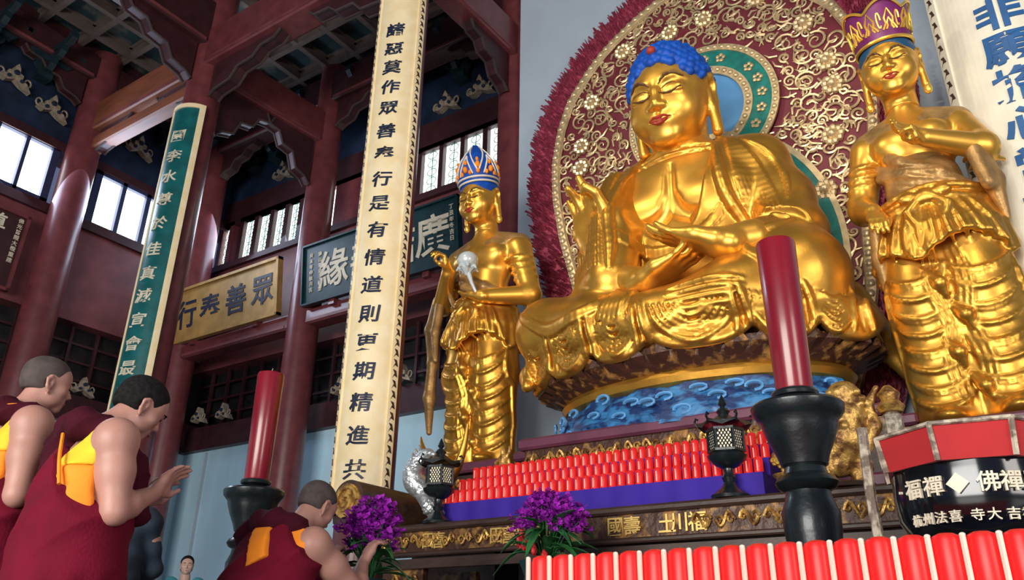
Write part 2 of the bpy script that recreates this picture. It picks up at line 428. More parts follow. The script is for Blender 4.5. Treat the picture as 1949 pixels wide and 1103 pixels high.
M['crown_purple'] = mat('crown_purple', (.16,.012,.12), .45, .1)
M['crown_gold'] = mat('crown_gilt', (.90,.58,.10), .33, .7)
M['navy_jacket'] = mat('dark_blue_jacket', (.012,.025,.045), .8, 0, .3, 8, .1, 40)
M['turquoise'] = mat('turquoise_shirt', (.05,.30,.36), .8)
M['crystal'] = mat('pale_crystal', (.62,.70,.74), .2, .2, .1, 12)
M['trim_dim'] = mat('dim_painted_edge', (.060,.040,.042), .7, spec=.2)
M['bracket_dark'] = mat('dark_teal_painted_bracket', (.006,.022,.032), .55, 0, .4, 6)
# ---------------------------------------------------------------- heads
class Frame:
    """local frame of a head or a hand: origin, scale and turn"""
    def __init__(s, o, sc, rot=(0,0,0)):
        s.o=np.array(o,float); s.s=sc; s.R=np.array(Euler(rot,'XYZ').to_matrix())
    def p(s, x, y, z): return s.o+s.R@(np.array((x,y,z),float)*s.s)
    def cone(s, S, a, b, ra, rb, k=.03, op='add'): S.cone(s.p(*a),s.p(*b),ra*s.s,rb*s.s,k*s.s,op)
    def ell(s, S, c, r, k=.03, op='add', rot=(0,0,0)):
        S.ell(s.p(*c),np.array(r)*s.s,k*s.s,op,R=s.R@np.array(Euler(rot).to_matrix()))
    def chain(s, S, pts, rs, k=.03, op='add'):
        if not hasattr(rs,'__len__'): rs=[rs]*len(pts)
        for i in range(len(pts)-1): s.cone(S,pts[i],pts[i+1],rs[i],rs[i+1],k,op)

def sculpt_face(S, F, statue=True):
    """head in a frame whose unit is chin to crown, the face looking along -y"""
    if statue:
        F.ell(S,(0,.04,.60),(.385,.42,.40),.05)
        F.ell(S,(0,-.05,.44),(.355,.345,.40),.10)
        F.ell(S,(0,-.09,.27),(.30,.285,.265),.12)
        for q in (-1,1):
            F.ell(S,(q*.185,-.20,.33),(.155,.15,.16),.10)
            F.ell(S,(q*.158,-.430,.525),(.120,.065,.055),.08,'sub')
            F.ell(S,(q*.152,-.315,.500),(.118,.066,.062),.025)
            F.ell(S,(q*.152,-.352,.466),(.120,.030,.016),.012)
            F.chain(S,[(q*.075,-.362,.595),(q*.12,-.362,.622),(q*.19,-.335,.630),(q*.285,-.255,.580)],[.012,.018,.018,.010],.04)
            F.ell(S,(q*.058,-.400,.345),(.040,.040,.034),.025)
            F.chain(S,[(q*.365,.00,.60),(q*.405,.06,.66),(q*.405,.11,.58),(q*.40,.09,.40),(q*.39,.06,.10)],[.035,.035,.035,.038,.05],.03)
            F.chain(S,[(q*.365,.00,.60),(q*.375,.02,.48),(q*.385,.035,.34),(q*.39,.06,.10)],[.03,.032,.036,.05],.03)
            F.ell(S,(q*.42,.05,.54),(.035,.045,.07),.02,'sub')
        F.chain(S,[(0,-.345,.60),(0,-.390,.50),(0,-.438,.375)],[.026,.031,.042],.045)
        F.ell(S,(0,-.420,.345),(.045,.045,.032),.025)
        F.ell(S,(0,-.285,.075),(.14,.085,.085),.09)
        F.ell(S,(0,-.335,.215),(.15,.06,.075),.07)
        F.ell(S,(-.045,-.378,.236),(.066,.028,.026),.012); F.ell(S,(.045,-.378,.236),(.066,.028,.026),.012)
        F.ell(S,(0,-.372,.186),(.090,.034,.032),.012)
        F.ell(S,(0,-.405,.290),(.016,.03,.03),.02,'sub')
        F.chain(S,[(-.130,-.365,.220),(-.05,-.412,.208),(0,-.414,.212),(.05,-.412,.208),(.130,-.365,.220)],.007,.010,'sub')
    else:
        F.ell(S,(0,.07,.66),(.335,.415,.345),.05)
        F.ell(S,(0,-.06,.45),(.290,.300,.36),.12)
        F.ell(S,(0,-.10,.24),(.22,.24,.21),.12)
        F.ell(S,(0,-.19,.62),(.27,.17,.20),.10)
        for q in (-1,1):
            F.ell(S,(q*.17,-.22,.38),(.12,.11,.10),.09)
            F.ell(S,(q*.125,-.405,.495),(.090,.06,.045),.06,'sub')
            F.ell(S,(q*.125,-.310,.490),(.070,.05,.040),.02)
            F.chain(S,[(q*.05,-.352,.555),(q*.13,-.350,.578),(q*.22,-.285,.555)],[.026,.026,.016],.04)
            F.ell(S,(q*.050,-.385,.335),(.034,.040,.032),.025)
            F.ell(S,(q*.17,-.08,.20),(.095,.17,.11),.08)
            F.chain(S,[(q*.305,-.02,.46),(q*.345,.05,.56),(q*.365,.11,.50),(q*.350,.08,.36),(q*.315,.02,.27)],[.026,.028,.030,.030,.030],.025)
            F.ell(S,(q*.325,.03,.41),(.03,.055,.11),.03)
            F.ell(S,(q*.368,.035,.44),(.03,.032,.065),.02,'sub')
        F.chain(S,[(0,-.345,.54),(0,-.395,.44),(0,-.440,.365)],[.026,.031,.040],.03)
        F.ell(S,(0,-.415,.340),(.040,.045,.028),.025)
        F.ell(S,(0,-.275,.075),(.11,.075,.075),.08)
        F.ell(S,(0,-.320,.205),(.12,.05,.085),.07)
        F.ell(S,(0,-.362,.225),(.080,.030,.020),.012); F.ell(S,(0,-.355,.186),(.068,.030,.024),.012)
        F.chain(S,[(-.10,-.34,.206),(0,-.393,.206),(.10,-.34,.206)],.006,.010,'sub')

def paint_line(S, F, pts, r, mb, lift=.4, n=16):
    """a thin painted line lying on the face, as a flat tube"""
    P=[]
    for q in spline(pts,n):
        # walk from outside along the frame's +y until the surface is met
        a=F.p(q[0],-.75,q[1]); d=F.R@np.array((0,1.,0))*S.h*.5
        for _ in range(int(1.2*F.s/(S.h*.5))):
            i=np.round((a-S.lo)/S.h).astype(int)
            if np.all(i>=0) and np.all(i<S.n) and S.D[tuple(i)]<S.h*.25: break
            a=a+d
        P.append(a-F.R@np.array((0,1.,0))*r*F.s*lift)
    rs=[r*F.s*min(1,.35+1.6*min(i,len(P)-1-i)/len(P)) for i in range(len(P))]
    mb.tube(P,rs,6)

# ---------------------------------------------------------------- hands
def sculpt_hand(S, F, side=1, curls=((.15,.2,.2),)*4, thumb=((.30,-.10,.30),(.36,-.16,.46)), spread=.06, k=.045, fat=1.0):
    """wrist at the origin, fingers along +z, palm towards -y, thumb on the side*x side; unit = wrist to middle fingertip"""
    F.chain(S,[(0,0,-.12),(0,0,.06)],[.145*fat,.15*fat],.06)
    for i,bx in enumerate((.17,.06,-.055,-.16)):
        b=(side*bx,0,.50-.012*abs(i-1)**2); F.chain(S,[(side*bx*.55,.0,.06),(side*bx*.9,-.005,.28),b],[.115*fat,.098*fat,.075*fat],.07)
        L=(.40,.45,.42,.32)[i]; r=(.062,.064,.060,.052)[i]*fat; c=curls[i%len(curls)]
        a=0; p=np.array(b); sx=side*(1.5-i)*spread; pts=[tuple(p)]
        for q,(fr,cu) in enumerate(zip((.45,.31,.26),c)):
            a+=cu; d=np.array((sx*cos(a),-sin(a),cos(a))); d/=np.linalg.norm(d); p=p+d*L*fr; pts.append(tuple(p))
        F.chain(S,pts,[r*1.05,r,r*.93,r*.75],.02)
    F.ell(S,(side*.15,-.06,.20),(.11,.085,.17),.06,rot=(0,side*.25,0))
    F.chain(S,[(side*.13,-.03,.10)]+[(side*t[0],t[1],t[2]) for t in thumb],[.085*fat,.075*fat]+[.055*fat]*(len(thumb)-1),.04)
# ---------------------------------------------------------------- the hall
def S_(mb, name, m, parent=None, smooth=False, label=None):
    o = mb.build(name, M[m] if isinstance(m,str) else m, parent, smooth)
    if parent is None: o['kind'] = 'structure'
    if label: o['label'] = label
    return o
LX, BY, CZ = -13.3, 9.0, 10.5
S_(MB().box((-3,0,-.1),(22,20,.2)),'floor','floor',label='grey stone hall floor')
# ceiling: coffers
coff = mat('coffer_paint', (.010,.040,.050), .6, 0, .2, 2.2, col2=(.16,.15,.13), lo=.52, hi=.70, detail=6)
S_(MB().box((-3,0,CZ+.35),(22,20,.2)),'ceiling',coff,label='painted coffered ceiling of the hall')
ceil = bpy.data.objects['ceiling']
g=MB(); g2=MB()
x=LX+.65
while x<-4.2:
    g.box((x,4.1,CZ+.17),(.10,9.8,.22)); g2.box((x-.075,4.1,CZ+.23),(.05,9.8,.05)); g2.box((x+.075,4.1,CZ+.23),(.05,9.8,.05)); x+=.72
y=-.5
while y<BY:
    g.box((-8.9,y,CZ+.17),(9.2,.10,.21)); g2.box((-8.9,y-.075,CZ+.23),(9.2,.05,.05)); g2.box((-8.9,y+.075,CZ+.23),(9.2,.05,.05)); y+=.72
S_(g,'coffer_rib','coffer_line',ceil); S_(g2,'coffer_moulding','coffer_line',ceil)

def bands(name, axis, pos, lo, hi, rows, label):
    """a wall as horizontal bands of boards: (z0, z1, material, how far it stands proud)"""
    root=None
    for z0,z1,m,pr,nm in rows:
        b=MB()
        if axis=='x': b.box((pos-.25+pr/2,(lo+hi)/2,(z0+z1)/2),(.5+pr,hi-lo,z1-z0))
        else: b.box(((lo+hi)/2,pos+.25-pr/2,(z0+z1)/2),(hi-lo,.5+pr,z1-z0))
        if root is None: root=S_(b,name,m,label=label)
        else: S_(b,nm,m,root)
    return root
wl=bands('wall_left','x',LX,-9,BY+.5,[(0,3.93,'blue_wall',0,''),(3.93,4.36,'maroon_dark',.14,'rail'),(4.36,5.6,'black_wood',-.25,'dark_lattice_panel'),(5.6,7.25,'maroon_panel',.02,'board_panel'),(7.25,7.42,'maroon_dark',.10,'sill_rail'),(8.46,8.62,'maroon_dark',.10,'head_rail'),(8.62,10.2,'navy',0,'painted_board_panel'),(10.2,CZ+.3,'maroon_dark',.2,'top_rail')],'hall side wall with high windows, maroon boards and pale blue plaster below')
wb=bands('wall_back','y',BY,LX-.5,-4.9,[(0,3.83,'blue_wall',0,''),(3.83,4.25,'maroon_dark',.14,'rail'),(4.25,5.4,'black_wood',-.25,'dark_lattice_panel'),(5.4,7.5,'maroon_panel',.02,'board_panel'),(7.5,7.62,'maroon_dark',.10,'sill_rail'),(8.5,9.05,'maroon_dark',.06,'head_rail'),(9.05,CZ+.3,'navy',0,'painted_board_panel')],'hall back wall with high windows above maroon boards')
# upright seams of the plaster and thin slats in the dark lattice
s=MB()
for yy in (1.5,3.6,5.7,7.3,8.4): s.box((LX+.02,yy,1.95),(.05,.06,3.9))
S_(s,'seam','frame_blue',wl)
s=MB()
for xx in (-12.6,-11.1,-8.2,-6.7): s.box((xx,BY-.01,1.9),(.05,.04,3.8))
S_(s,'seam','grey_wall',wb)
s=MB()
for k in range(16): s.box((LX-.16,1.5+k*.46,4.98),(.05,.05,1.2))
for zz in (4.7,5.0,5.3): s.box((LX-.17,5,zz),(.04,8,.04))
S_(s,'lattice','maroon_dark',wl)
s=MB()
for k in range(18): s.box((LX+.3+k*.46,BY+.14,4.83),(.05,.05,1.15))
for zz in (4.55,4.85,5.15): s.box((-9.2,BY+.15,zz),(8.2,.04,.04))
S_(s,'lattice','maroon_dark',wb)
# windows: each a frame with its panes
def window(n, axis, pos, panes, z0, z1, pane, frame, label):
    lo=panes[0][0]-.12; hi=panes[-1][1]+.12; f=MB(); 
    edges=[lo]+[e for p in panes for e in p]+[hi]
    def bx(b,a0,a1,zz0,zz1,d0,d1):
        c=((a0+a1)/2); w=a1-a0
        if axis=='x': b.box((pos+(d0+d1)/2,c,(zz0+zz1)/2),(d1-d0,w,zz1-zz0))
        else: b.box((c,pos-(d0+d1)/2,(zz0+zz1)/2),(w,d1-d0,zz1-zz0))
    for i in range(0,len(edges),2): bx(f,edges[i],edges[i+1],z0-.08,z1+.08,-.10,.06)
    bx(f,lo,hi,z0-.1,z0,-.10,.06); bx(f,lo,hi,z1,z1+.1,-.10,.06)
    r=S_(f,'window_%d'%n,frame,label=label)
    for a0,a1 in panes:
        b=MB(); bx(b,a0,a1,z0,z1,-.06,-.03); S_(b,'pane',pane,r)
    if pane=='pane_paper':
        m=MB()
        for a0,a1 in panes:
            w=a1-a0; cx=(a0+a1)/2
            for k in range(5):
                zz=z0+(z1-z0)*(k+.5)/5
                ring=[(cx+w*.26*cos(t),pos+.005,zz+.07*sin(t)) for t in np.linspace(0,2*pi,11)[:-1]]
                m.tube(ring,.008,4,closed=True)
            m.box((cx,pos+.01,(z0+z1)/2),(.010,.015,z1-z0))
        S_(m,'lattice_tracery','halo_teal',r)
    return r
window(1,'x',LX,[(3.62,4.02),(4.09,4.45),(4.51,4.93),(4.99,5.38)],7.50,8.45,'pane','frame_blue','bright high window at the top left of the side wall')
window(2,'x',LX,[(6.31,6.71),(6.79,7.20),(7.29,7.70),(7.78,8.2)],7.44,8.40,'pane','frame_blue','bright high window behind the teal couplet board')
window(3,'y',BY,[(-13.22,-13.02)],7.66,8.5,'pane_paper','maroon','narrow slit window in the corner above the gold plaque')
window(4,'y',BY,[(-12.59,-12.27),(-12.14,-11.81),(-11.69,-11.38),(-11.26,-10.98)],7.62,8.50,'pane_paper','maroon_dark','four-pane paper window above the gold plaque')
window(5,'y',BY,[(-10.42,-10.0),(-9.2,-8.9)],7.63,8.48,'pane_paper','maroon','slit window right of the back column above the dark teal plaque')
window(6,'y',BY,[(-7.95,-7.57),(-7.48,-7.12),(-7.03,-6.66),(-6.56,-6.2)],7.63,8.48,'pane_paper','maroon_dark','four-pane paper window behind the blue crown of the small statue')

# columns
def column(name, x, y, r, m, label, z1=10.6):
    b=MB().lathe([(r*1.06,0),(r*1.10,.08),(r*1.06,.16),(r*1.01,.2),(r,.4),(r*.985,z1*.5),(r*.95,z1)],n=40)
    o=b.build(name,M[m],None,True,loc=(x,y,0)); o['kind']='structure'; o['label']=label; return o
column('column',-13.10,5.80,.28,'maroon','maroon column on the side wall between two bright windows')
column('column',-9.90,5.9,.28,'maroon','maroon column carrying the teal couplet board')
column('column',-5.67,5.9,.275,'maroon','maroon column carrying the long cream couplet board')
column('column',.42,7.10,.50,'maroon','maroon column behind the right statue carrying a cream board')
column('column',-12.95,8.33,.27,'maroon','maroon corner column left of the gold plaque')
column('column',-9.72,8.33,.26,'maroon','maroon column between the gold plaque and the dark teal plaque')
column('column',-5.62,8.33,.26,'maroon','maroon column beside the pale wall behind the altar')
# beams with their brackets
def beam(a, b, z0, z1, t, m, label, br=(1,1), drop=.5, run=1.3, trim=True):
    a=np.array(a,float); b=np.array(b,float); L=np.linalg.norm(b-a); rz=atan2(b[1]-a[1],b[0]-a[0])
    mb=MB().box((L/2,0,(z0+z1)/2),(L,t,z1-z0),bev=.03)
    o=mb.build('beam',M[m],None,False,loc=(a[0],a[1],0),rot=(0,0,rz)); o['kind']='structure'; o['label']=label
    for e in (0,1):
        if not br[e]: continue
        x0=0.3 if e==0 else L-.3; s=1 if e==0 else -1
        prof=[(x0,z0),(x0+s*run,z0),(x0+s*run*.92,z0-drop*.18),(x0+s*run*.72,z0-drop*.22),(x0+s*run*.62,z0-drop*.45),(x0+s*run*.40,z0-drop*.50),(x0+s*run*.30,z0-drop*.80),(x0+s*.10,z0-drop*.88),(x0,z0-drop)]
        k=MB().prism(prof,-t*.22,t*.22); c=k.build('bracket',M['maroon_dark'],o)
        if trim:
            tr=MB()
            for yy in (-t*.22,t*.22): tr.tube([(p[0],yy,p[1]) for p in prof[1:]],.022,5)
            tr.build('edge_trim',M['trim_dim'],c)
    if trim:
        tr=MB()
        for yy in (-t/2,t/2): tr.box((L/2,yy,z0+.05),(L-.5,.02,.05))
        tr.build('edge_line',M['maroon_panel'],o)
    return o
beam((-13.0,5.9),(-9.9,5.9),8.92,9.52,.36,'orange_lit_wood','brown beam coloured as if lit orange, between the side wall column and the teal board column',drop=.45,run=.9)
beam((-13.0,5.9),(-9.9,5.9),8.55,8.80,.24,'orange_lit_wood','thin brown tie coloured as if lit orange, below the beam coloured alike',br=(0,0),trim=False)
beam((-9.9,5.9),(-5.7,5.9),8.95,9.65,.42,'maroon','maroon beam between the two couplet columns',drop=.6,run=1.5)
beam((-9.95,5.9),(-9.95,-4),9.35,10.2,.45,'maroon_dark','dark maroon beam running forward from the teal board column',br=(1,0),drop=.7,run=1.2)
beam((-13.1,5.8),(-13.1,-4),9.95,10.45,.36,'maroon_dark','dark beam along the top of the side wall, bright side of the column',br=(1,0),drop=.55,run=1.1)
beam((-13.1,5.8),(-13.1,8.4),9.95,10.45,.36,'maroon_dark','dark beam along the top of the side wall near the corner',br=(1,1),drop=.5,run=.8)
beam((-12.95,8.33),(-9.75,8.33),5.36,5.62,.30,'maroon','tie beam under the gold plaque',br=(0,0))
beam((-9.75,8.33),(-5.62,8.33),5.36,5.62,.30,'maroon','tie beam under the dark teal plaque',br=(0,0))
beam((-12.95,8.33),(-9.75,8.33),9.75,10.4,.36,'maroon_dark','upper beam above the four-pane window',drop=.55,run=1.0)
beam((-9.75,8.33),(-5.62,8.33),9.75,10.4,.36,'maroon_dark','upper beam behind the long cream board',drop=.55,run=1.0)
beam((-9.93,5.9),(-9.75,8.33),8.85,9.5,.34,'maroon','cross beam from the teal board column to the back column',br=(1,1),drop=.9,run=1.0)
beam((-5.7,5.9),(-5.62,8.33),8.9,9.5,.34,'maroon','cross beam behind the cream board towards the back wall',br=(0,1),drop=.7,run=.9)
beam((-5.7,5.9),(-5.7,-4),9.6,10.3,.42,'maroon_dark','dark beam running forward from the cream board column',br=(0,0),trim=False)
# bracket sets under the eaves: crossed arms stepping out from the walls
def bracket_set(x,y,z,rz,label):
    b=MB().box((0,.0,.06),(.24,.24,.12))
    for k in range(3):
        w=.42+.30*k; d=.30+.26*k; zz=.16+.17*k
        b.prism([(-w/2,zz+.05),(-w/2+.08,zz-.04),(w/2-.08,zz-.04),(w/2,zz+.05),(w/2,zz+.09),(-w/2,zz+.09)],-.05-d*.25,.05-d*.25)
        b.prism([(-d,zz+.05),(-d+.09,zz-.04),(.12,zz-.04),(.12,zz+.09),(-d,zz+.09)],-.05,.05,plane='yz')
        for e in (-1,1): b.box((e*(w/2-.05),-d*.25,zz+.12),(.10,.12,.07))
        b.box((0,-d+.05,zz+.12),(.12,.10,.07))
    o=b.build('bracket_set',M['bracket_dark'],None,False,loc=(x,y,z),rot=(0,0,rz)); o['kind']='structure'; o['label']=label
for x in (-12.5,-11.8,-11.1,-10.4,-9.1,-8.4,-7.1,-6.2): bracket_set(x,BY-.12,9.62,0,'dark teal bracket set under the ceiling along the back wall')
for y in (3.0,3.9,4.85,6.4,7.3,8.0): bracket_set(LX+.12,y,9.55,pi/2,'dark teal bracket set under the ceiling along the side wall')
# the pale wall behind the altar
S_(MB().box((1.35,8.2,5.4),(13.4,.3,10.8)),'wall_behind_altar','grey_wall',label='pale grey blue wall behind the great statue')

# gilt bracket ornaments
def ornament(x, y, z, face, label, s=1.0, group='gilt bracket ornaments'):
    rz = 0 if face=='y' else pi/2
    t=thing('bracket_ornament',label,'ornament',(x,y,z),rz,group)
    w=.30*s; h=.42*s; p=MB()
    p.prism([(-w,0),(-w*.55,-.06*s),(0,.03*s),(w*.55,-.06*s),(w*1.25,-.12*s),(w*.85,.06*s),(w*.50,.08*s),(w*.52,.20*s),(w*.26,h*.55),(w*.20,h*.80),(0,h*1.05),(-w*.20,h*.80),(-w*.26,h*.55),(-w*.52,.20*s),(-w*.50,.08*s),(-w*.90,.09*s)],-.10,.02)
    for q in (-1,1): p.tube([(q*w*(.95+.22*cos(u)),-.06,.10*s+.09*s*sin(u)) for u in np.linspace(-1.5,3.4,10)],.020*s,5)
    p.build('carved_plate',M['bracket_gold'],t)
    for dx,dz,r in ((0,.20,.060),(-.13,.05,.042),(.14,.05,.042)):
        d=MB().lathe([(r*s,0),(r*s*.9,.03),(0.001,.035)],n=14)
        d.v=[(p[0]+dx*s,-.10-p[2],p[1]+dz*s) for p in d.v]; d.build('boss',M['navy'],t)
    return t
for x,y,z,fc,lb in ((LX+.06,4.45,9.25,'x','pale gilt bracket ornament on the navy boards, farthest up the left edge'),(LX+.06,5.14,9.05,'x','pale gilt bracket ornament on the navy boards beside the side wall column'),(LX+.06,6.80,9.18,'x','pale gilt bracket ornament between the side wall column and the teal board'),
    (LX+.2,6.75,4.42,'x','small gilt ornament on the dark rail right of the balding monk'),(LX+.2,7.45,4.42,'x','small gilt ornament on the dark rail at the foot of the teal board'),
    (-12.75,BY-.16,4.36,'y','small gilt ornament on the dark rail behind the bowed monk'),(-12.05,BY-.16,4.34,'y','small gilt ornament on the dark rail below the gold plaque'),(-10.6,BY-.16,4.34,'y','small gilt ornament on the dark rail behind the left red candle'),(-9.2,BY-.16,4.34,'y','small gilt ornament on the dark rail right of the back column'),(-7.9,BY-.16,4.34,'y','small gilt ornament on the dark rail right of the cream board'),
    (-7.46,BY-.03,9.22,'y','pale gilt bracket ornament above the right window, the left one'),(-6.73,BY-.03,9.25,'y','pale gilt bracket ornament above the right window, the right one'),(-11.6,BY-.03,9.22,'y','pale gilt bracket ornament high above the four-pane window over the gold plaque')):
    ornament(x,y,z,fc,lb,.78 if z>6 else .55)

# ---------------------------------------------------------------- lettering
_gl={}
def glyph(ch, bold=.02):
    """filled outline of one character: points about its centre in a unit square, and faces"""
    k=(ch,bold)
    if k not in _gl:
        c=bpy.data.curves.new('t','FONT'); c.body=ch; c.size=1; c.offset=bold; c.resolution_u=3; c.fill_mode='FRONT'
        o=bpy.data.objects.new('t',c); COL.objects.link(o); bpy.context.view_layer.update()
        me=o.evaluated_get(bpy.context.evaluated_depsgraph_get()).to_mesh()
        v=np.array([q.co[:2] for q in me.vertices]).reshape(-1,2); f=[tuple(p.vertices) for p in me.polygons]
        if len(v): v=v-(v.max(0)+v.min(0))/2
        _gl[k]=(v,f); o.to_mesh_clear(); bpy.data.objects.remove(o); bpy.data.curves.remove(c)
    return _gl[k]
def letter(mb, ch, fn, size, bold=.02, sx=1, thick=.012, slant=0):
    """one raised character; fn(u, v, w) puts a point of it on the board, w outward"""
    v,f=glyph(ch,bold)
    if not len(v): return
    n=len(v); mb.add([fn((a+slant*b)*size*sx,b*size,thick) for a,b in v],f)
    e={}
    for q in f:
        for i in range(len(q)):
            a,b=q[i],q[(i+1)%len(q)]
            if (b,a) in e: del e[(b,a)]
            else: e[(a,b)]=1
    mb.add([fn((a+slant*b)*size*sx,b*size,thick) for a,b in v]+[fn((a+slant*b)*size*sx,b*size,0) for a,b in v],[(b,a,n+a,n+b) for a,b in e])

def couplet(name, cx, cy, R, half, z0, z1, board_m, edge_m, chars, ink, label, csize, du=0, border=None, zs=None, edge_w=.05, slant=.0, bold=.03, mid=-90, sx=1.):
    """a long board curved round the front of a column, with characters down it"""
    t=thing(name,label,'couplet board',(cx,cy,z0))
    H=z1-z0; A=lambda a,r,z:(r*cos(a),r*sin(a),z)
    a0,a1=radians(mid-half),radians(mid+half); n=26
    b=MB(); out=[A(a,R+.05,0) for a in np.linspace(a0,a1,n)]+[A(a,R+.004,0) for a in np.linspace(a1,a0,n)]
    b.prism([(p[0],p[1]) for p in out],0,H,plane='xy'); b.build('board',M[board_m],t,False)
    e=MB(); da=edge_w/R
    for (s0,s1) in ((a0,a0+da),(a1-da,a1)):
        o=[A(a,R+.07,0) for a in np.linspace(s0,s1,5)]+[A(a,R+.045,0) for a in np.linspace(s1,s0,5)]
        e.prism([(p[0],p[1]) for p in o],0,H,plane='xy')
    for zz in (0,H-edge_w):
        o=[A(a,R+.07,0) for a in np.linspace(a0,a1,n)]+[A(a,R+.045,0) for a in np.linspace(a1,a0,n)]
        e.prism([(p[0],p[1]) for p in o],zz,zz+edge_w,plane='xy')
    e.build('border',M[edge_m],t)
    if border:
        q=MB(); k=0; z=.06
        while z<H-.12:
            for aa in (a0+da*.5,a1-da*.5):
                w=da*.34; p=[(aa-w,z),(aa-w*.2,z+.035),(aa+w,z+.02),(aa+w*.4,z+.09),(aa-w*.8,z+.10),(aa-w*.1,z+.06)]
                q.add([A(a,R+.073,zz) for a,zz in p],[(0,1,5),(1,2,3,5),(5,3,4)])
            z+=border
        q.build('border_pattern',M['wood_dark'],t)
    for ch,zc in zip(chars,zs):
        fn=lambda u,v,w,zc=zc:A(radians(mid)+(u+du)/R,R+.05+w,zc-z0+v)
        L=MB(); letter(L,ch,fn,csize,bold,sx,slant=slant); L.build('character',M[ink],t)
    return t
# ---------------------------------------------------------------- couplet boards and plaques
zc=[7.51,7.22,6.94,6.65,6.35,6.03,5.72,5.39,5.08,4.75,4.42,4.10,3.77,3.46,3.15,2.83,2.50,2.17]
couplet('couplet_board',-5.67,5.9,.285,61,1.93,9.6,'cream','cream','諸惡莫作眾善奉行是有情道則更期精進共','ink','tall cream couplet board with dark characters curved round the middle column','couplet'and .20,zs=zc,mid=-68,border=.11,edge_w=.075,slant=.08,bold=.014)
zt=[7.55,7.19,6.84,6.46,6.07,5.66,5.29,4.95,4.60,4.26,3.92,3.57]
couplet('couplet_board',-9.90,5.9,.29,54,3.3,8.12,'teal','cream','園李水尊於佳真滅宣會最學','char_white','teal couplet board with ivory characters and a cream edge',.215,zs=zt,mid=-72,edge_w=.07,slant=.08,bold=.014)
couplet('couplet_board',.42,7.10,.505,60,2.4,9.5,'cream_pale','cream_pale','大慈悲非願擔心常護念眾生',"ink_blue",'pale cream couplet board with bright blue characters behind the right statue',.33,zs=[6.75,6.33,5.92,5.52,5.16,4.80,4.43,4.06,3.7,3.33,2.97,2.62],edge_w=.10,border=.13,bold=.028)

def plaque(label, c, w, h, face_m, frame_m, ink, main, small, size, tilt=.12, rz=0, name='plaque', bold=.014, frame=.05):
    t=thing(name,label,'plaque',c,rz)
    R=Matrix.Rotation(tilt,3,'X')
    def put(b): b.v=[tuple(R@Vector(p)) for p in b.v]; return b
    put(MB().box((0,0,h/2),(w,.06,h))).build('board',M[face_m],t)
    f=MB()
    for sx in (-1,1): f.box((sx*(w/2),-.02,h/2),(frame,.11,h+frame))
    for z in (0,h): f.box((0,-.02,z),(w+frame,.11,frame))
    put(f).build('frame',M[frame_m],t)
    for ch,x,z in main:
        L=MB(); letter(L,ch,lambda u,v,q,x=x,z=z:(x+u,-.03-q,z+v),size,bold); put(L).build('character',M[ink],t)
    for txt,x,z,sz in small:
        L=MB()
        for i,ch in enumerate(txt): letter(L,ch,lambda u,v,q,x=x,zz=z-i*sz*1.15:(x+u,-.03-q,zz+v),sz,.012)
        put(L).build('small_lettering',M[ink],t)
    k=MB()
    for sx in (-.3,.3): k.box((sx*w,.06,-.05),(.12,.16,.10))
    k.build('rest_bracket',M['maroon'],t); return t
plaque('gold plaque with four dark characters resting on the tie beam',(-11.52,8.12,5.64),2.82,.98,'plaque_gold','plaque_gold','ink',[('行',-1.02,.50),('奉',-.36,.48),('善',.34,.49),('眾',1.02,.50)],[],.56)
plaque('dark teal plaque with large ivory characters, partly behind the cream board',(-7.93,8.12,5.64),3.16,1.0,'teal_dark','teal_dark','char_white',[('緣',-.90,.50),('善',-.22,.50),('結',.46,.50),('廣',1.10,.52)],[('癸未年仲秋月吉',-1.40,.82,.085),('靈山眾弟子敬立',-1.20,.80,.085),('丁丑年冬吉日',1.46,.86,.085)],.66,frame=.03)
pm=plaque('maroon plaque with small pale characters at the left edge',(-13.12,4.35,5.68),1.75,1.25,'maroon_dark','maroon','char_white',[('尊',.42,1.02),('德',-.35,1.02)],[('佛光普照大殿重建',.78,1.16,.085)],.34,rz=pi/2,tilt=.05)
